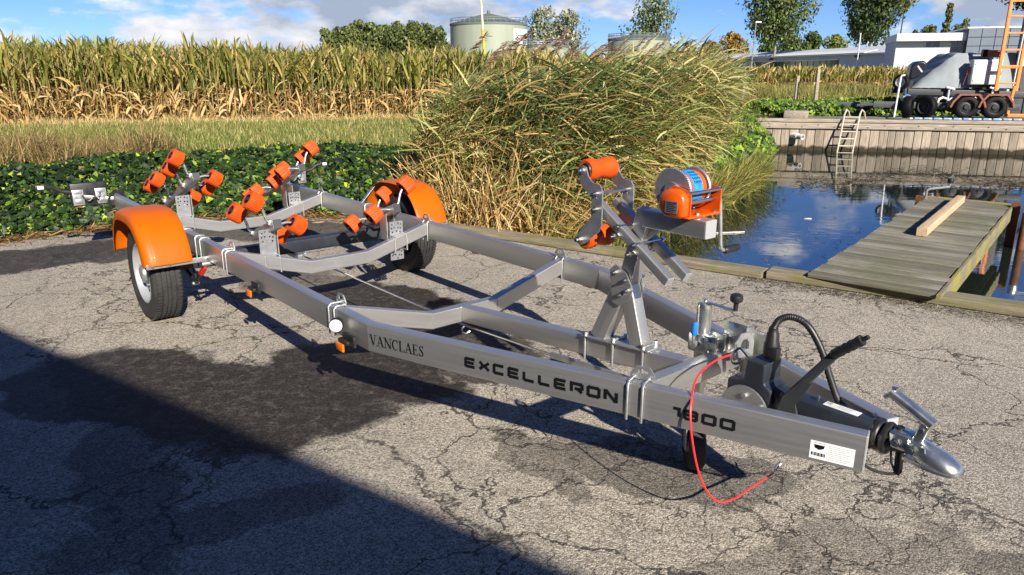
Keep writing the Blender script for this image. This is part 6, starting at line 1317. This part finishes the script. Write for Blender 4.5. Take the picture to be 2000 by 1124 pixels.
    # feathery plumes
    px = [(940, 72), (978, 90), (1003, 80), (1025, 66), (1068, 78), (1098, 66), (1105, 74), (1135, 92), (1172, 93), (1195, 100), (1215, 84), (1250, 80), (1275, 92), (1310, 96), (1345, 84), (1395, 120), (1160, 100), (1050, 96), (1290, 84), (1225, 96), (1330, 104), (965, 106), (1120, 90), (1185, 88), (1262, 84), (1360, 100)]
    P3 = Pile()
    for i, (a, b_) in enumerate(px):
        Yp = 9.3 + (a - 1000) / 1444 * 6 + random.uniform(0, 1.2); tip = np.array(at(a + 8, b_ - 5, Yp)); root = tip - np.array([.20, 0, .20]) * random.uniform(.9, 1.3)
        base = root - np.array([.25, 0, 1.2]); dv = root - base; ln = np.linalg.norm(dv); V, F, I = strips(base[None], np.array([0.]), np.array([math.atan2(dv[2], dv[0])]), np.array([0.15]), np.array([ln]), np.array([.008]), 4, np.array([1.2]), 'flat'); P3.add(V, F, pick([(190, 164, 112)], [1], 1)[I])
        m = 52; f = U(0, 1, m); p = root[None] + (tip - root)[None] * f[:, None] + rng.normal(0, .012, (m, 3)); V, F, I = strips(p, U(-.5, .5, m), U(.1, .9, m), U(0, .8, m), U(.07, .17, m) * (1.1 - .6 * f), U(.010, .020, m), 2, U(-1, 1, m)); P3.add(V, F, pick([(136, 110, 92), (156, 130, 106), (114, 90, 78), (178, 154, 124)], [3, 3, 2, 2], m)[I])
    tag(P3.build('reed_plumes', M['straw']), 'brown feathery reed plumes blown to the right above the reeds', 'reeds', kind='stuff')
reeds()
def floaters(n):
    P = []
    while len(P) < n:
        a = random.uniform(1400, 1800); b_ = random.gauss(485, 18) if random.random() < .35 else random.uniform(330, 520); g = gp(a, b_, WATER_Z)
        if g[0] < 4.9 and g[1] < 17: P.append((g[0], g[1], WATER_Z + .004))
    return np.array(P)
def scum(n):
    P = []
    while len(P) < n:
        a = random.uniform(1560, 2050); b_ = random.gauss(350 + 10 * math.sin(a / 60), 9); g = gp(a, b_, WATER_Z); P.append((g[0], g[1], WATER_Z + .004))
    return np.array(P)
litter('floating_scum', 'band of grey scum and twigs floating before the quay wall', 1500, scum, [(96, 90, 72), (70, 66, 54), (128, 120, 98)], [3, 3, 1], .06, .30, .05)
litter('floating_leaves', 'scattered dead leaves and duckweed floating on the water', 260, floaters, [(110, 104, 60), (70, 78, 40), (150, 130, 84)], [3, 3, 1], .03, .10, .1)

# ---- trees
def tree(name, label, px, Y, top_py, w_px, base_py=137, cols=None, wts=None, n=2600, leaf=None, shape='round', trunk_py=None, density=1.0, gaps=.35, lobes=9, group=None, col_trunk=(96, 86, 70), xoff=0):
    q = at(px, 137, Y); topz = at(px, top_py, Y).z; hw = abs(at(px + w_px * .62, 137, Y).x - q.x); botz = 0.8 if trunk_py is None else at(px, trunk_py, Y).z
    t_ = empty(name, (q.x, Y, 0), 0, label, 'tree', group); leaf = leaf or max(.22, Y * .0040); n = int(n * 2.0); ch = topz - botz
    # lobes: overlapping clumps that make the uneven crown
    C = []; 
    for i in range(lobes):
        f = (i + .5) / lobes; zc = botz + ch * (f * .86 + .07); r_env = hw * ({'round': math.sqrt(max(0.05, 1 - (2 * f - 1) ** 2)) * (.95), 'cone': (1.05 - f) * .95, 'column': .95 * math.sqrt(max(.30, 1 - abs(2 * f - 1) ** 4)), 'umbrella': math.sqrt(max(.05, 1 - (1.6 * f - .9) ** 2))}[shape])
        for j in range(4):
            a = random.uniform(0, 6.28); rr = r_env * random.uniform(.15, .62); C.append((math.cos(a) * rr, math.sin(a) * rr * .8, zc + random.uniform(-.06, .06) * ch, random.uniform(.42, .68) * max(r_env, hw * .42)))
    C = np.array(C); m = int(n * density); idx = rng.integers(0, len(C), m); dv = rng.normal(0, 1, (m, 3)); dv /= np.linalg.norm(dv, axis=1)[:, None]; rad = U(.35, 1.0, m) ** .6
    P = C[idx, :3] + dv * (C[idx, 3] * rad)[:, None] * np.array([1, 1, .85])
    nz = np.sin(P[:, 0] * 2.3 / hw * 2 + idx) * np.sin(P[:, 2] * 5.1 / hw + idx * 1.7) ; keep = (nz > -1 + gaps * 1.2) | (rng.random(m) > gaps); P = P[keep]; dv = dv[keep]; m = len(P)
    az = U(0, 6.28, m); up = dv + rng.normal(0, .6, (m, 3)); up /= np.linalg.norm(up, axis=1)[:, None]; tx = np.cross(up, np.stack([np.cos(az), np.sin(az), U(-.4, .4, m)], 1)); tx /= np.linalg.norm(tx, axis=1)[:, None]; ty = np.cross(up, tx); S = U(.55, 1.3, m) * leaf
    tem = np.array([(-.5, 0, 0), (0, -.34, .05), (.5, 0, 0), (0, .34, .05)]); V = P[:, None, :] + S[:, None, None] * (tx[:, None, :] * tem[None, :, 0:1] + ty[:, None, :] * tem[None, :, 1:2] + up[:, None, :] * tem[None, :, 2:3])
    F = (np.arange(m) * 4)[:, None] + np.arange(4)[None]
    cl = 1.28 * pick(cols or [(62, 78, 36), (78, 94, 44), (48, 64, 32), (104, 112, 58)], wts or [3, 3, 3, 1.5], m, .2); np_mesh('crown', V.reshape(-1, 3), F, M['treeleaf'], np.repeat(cl, 4, axis=0), parent=t_)
    mb = MB(); r0 = max(.12, ch * .018); sway = random.uniform(-.03, .03) * ch; mid = (sway, 0, botz + ch * .35)
    mb.tube([(0, 0, -.1), (sway * .4, 0, botz * .6 + .3), mid, (sway * 1.5, 0, botz + ch * .85)], [r0, r0 * .8, r0 * .6, r0 * .15], 8)
    for k in np.random.default_rng(int(px)).permutation(len(C))[:10]:
        c = C[k]; z0 = botz + (c[2] - botz) * random.uniform(.25, .6); mb.tube([(sway * .8, 0, z0), (c[0] * .5, c[1] * .5, (z0 + c[2]) / 2 + .2), (c[0], c[1], c[2])], [r0 * .42, r0 * .28, r0 * .08], 5)
    mb.build('trunk', pmat('bark', srgb(*col_trunk), srgb(*[int(v * .75) for v in col_trunk]), scale=3, rough=.9), t_)
    return t_
olive = [(82, 92, 48), (98, 106, 56), (66, 78, 42), (120, 122, 70)]
row = [(650, 58, 42), (676, 50, 40), (698, 40, 38), (730, 44, 42), (752, 47, 36), (783, 40, 44), (806, 38, 34), (834, 46, 46), (860, 52, 34)]
pos = ['leftmost', 'second', 'third', 'fourth', 'fifth', 'sixth', 'seventh', 'eighth', 'rightmost']
for (px, ty, w), nm in zip(row, pos): tree('row_tree', f'{nm} olive green tree of the dense row left of the large tank', px, 190 + random.uniform(-6, 6), ty, w * 1.25, cols=olive, wts=[3, 3, 3, 1], n=1500, shape='column', lobes=8, gaps=.25, group='row of trees behind the maize')
grey = [(122, 126, 98), (140, 142, 114), (100, 106, 80), (160, 158, 132)]
tree('pale_tree', 'pale grey green loose crowned tree just right of the large tank', 1058, 165, 12, 66, cols=grey, wts=[3, 2, 3, 2], n=1700, shape='umbrella', gaps=.5)
tree('pale_tree', 'second pale grey green tree standing right of the first beside the tank', 1108, 165, 20, 62, cols=grey, wts=[3, 2, 3, 2], n=1700, shape='umbrella', gaps=.5)
tree('slender_tree', 'airy birch like tree behind the tank left of the long building', 1270, 150, -6, 92, cols=[(108, 118, 84), (84, 98, 64), (130, 138, 104), (66, 80, 50)], wts=[3, 3, 2, 2], n=2400, shape='umbrella', gaps=.5)
tree('bushy_tree', 'low dark bush at the reeds end of the long building', 1345, 140, 84, 34, cols=[(60, 74, 38), (78, 90, 46)], wts=[1, 1], n=900)
tree('autumn_tree', 'greenish brown rounded tree left of the rust coloured one', 1388, 135, 79, 50, cols=[(120, 112, 66), (98, 100, 56), (140, 120, 76)], wts=[2, 2, 1.5], n=1300)
tree('autumn_tree', 'rust brown rounded autumn tree beside the street lamp', 1424, 138, 64, 62, cols=[(150, 112, 50), (128, 96, 44), (112, 100, 48), (96, 92, 44)], wts=[3, 3, 2, 2], n=1600)
tree('big_poplar', 'big spreading tree with forked pale trunk over the long building', 1510, 105, -70, 134, trunk_py=84, cols=[(70, 84, 40), (92, 104, 52), (54, 68, 34), (112, 118, 66)], wts=[3, 3, 3, 1.5], n=5200, shape='umbrella', gaps=.5, lobes=12, col_trunk=(150, 142, 122))
for px, ty, w, lab in ((1500, 78, 46, 'low dark green tree under the left side of the big spreading tree'), (1540, 70, 56, 'dark round tree under the right side of the big spreading tree'), (1578, 60, 44, 'bushy mid green tree between the two big trees'), (1625, 64, 56, 'yellowish round tree left of the tall dark tree')):
    tree('bushy_tree', lab, px, 128, ty, w, cols=[(58, 74, 36), (76, 92, 44), (46, 60, 30), (108, 112, 54)] if px != 1625 else [(104, 112, 52), (84, 96, 44), (124, 124, 60)], wts=None if px != 1625 else [3, 3, 2], n=1300)
tree('big_dark_tree', 'tall dark dense tree rising above the long building roof', 1692, 100, -80, 104, trunk_py=88, cols=[(48, 62, 32), (62, 78, 38), (38, 50, 28), (84, 96, 50)], wts=[3, 3, 3, 1.2], n=5200, shape='column', gaps=.3, lobes=12, col_trunk=(150, 138, 112))
tree('bushy_tree', 'loose branch of pale leaves hanging right of the tall dark tree', 1748, 102, -40, 46, trunk_py=26, cols=[(132, 134, 90), (104, 112, 66)], wts=[1, 1], n=700, gaps=.5)
for px, ty, w, sh, lab in ((1802, 42, 34, 'round', 'small olive tree left of the pointed conifer'), (1836, -4, 40, 'cone', 'pointed tall conifer like tree above the hall roof'), (1868, 34, 44, 'round', 'dark spiky tree right of the pointed conifer'), (1778, 56, 30, 'round', 'low green tree at the end of the long roof'), (1912, 48, 34, 'round', 'low green tree peeping over the slate block')):
    tree('hall_tree', lab, px, 112, ty, w, cols=[(84, 92, 50), (104, 108, 62), (62, 74, 40), (124, 122, 80)], wts=[3, 2, 3, 1.5], n=1500, shape=sh)
tree('right_tree', 'dark oak like tree whose boughs hang in at the upper right corner', 1990, 36, -120, 120, trunk_py=34, cols=[(30, 40, 24), (40, 52, 28), (52, 62, 34)], wts=[3, 3, 1], n=2600, leaf=.16, gaps=.6, lobes=10)
def bush(name, label, px, Y, top_py, w_px, cols, n=1400, leaf=.06):
    q = at(px, 137, Y); hz = at(px, top_py, Y).z; hw = abs(at(px + w_px / 2, 137, Y).x - q.x); t_ = empty(name, (q.x, Y, 0), 0, label, 'bush')
    dv = rng.normal(0, 1, (n, 3)); dv /= np.linalg.norm(dv, axis=1)[:, None]; dv[:, 2] = np.abs(dv[:, 2]); P = dv * U(.4, 1, n)[:, None] * np.array([hw, hw * .7, hz]) * (1 + .2 * np.sin(dv[:, :1] * 7 + dv[:, 2:] * 5))
    V, F, I = strips(P, U(0, 6.28, n), U(-.2, 1.2, n), U(-.5, .8, n), np.full(n, leaf) * U(.7, 1.4, n), np.full(n, leaf * .6), 1); np_mesh('foliage', V, F, M['treeleaf'], pick(cols, [1] * len(cols), n, .25)[I], parent=t_)
    mb = MB()
    for k in range(7): a = k * .9; mb.tube([(0, 0, 0), (hw * .3 * math.cos(a), hw * .2 * math.sin(a), hz * .4), (hw * .6 * math.cos(a), hw * .4 * math.sin(a), hz * .75)], [.02, .014, .006], 5)
    mb.build('stem', pmat('twig_bark', srgb(110, 92, 66), rough=.9), t_); return t_
bush('weed_bush', 'olive green bushy weed patch before the distant maize', 1490, 30, 158, 62, [(112, 112, 50), (136, 128, 60), (98, 84, 44)], 1500, .10)
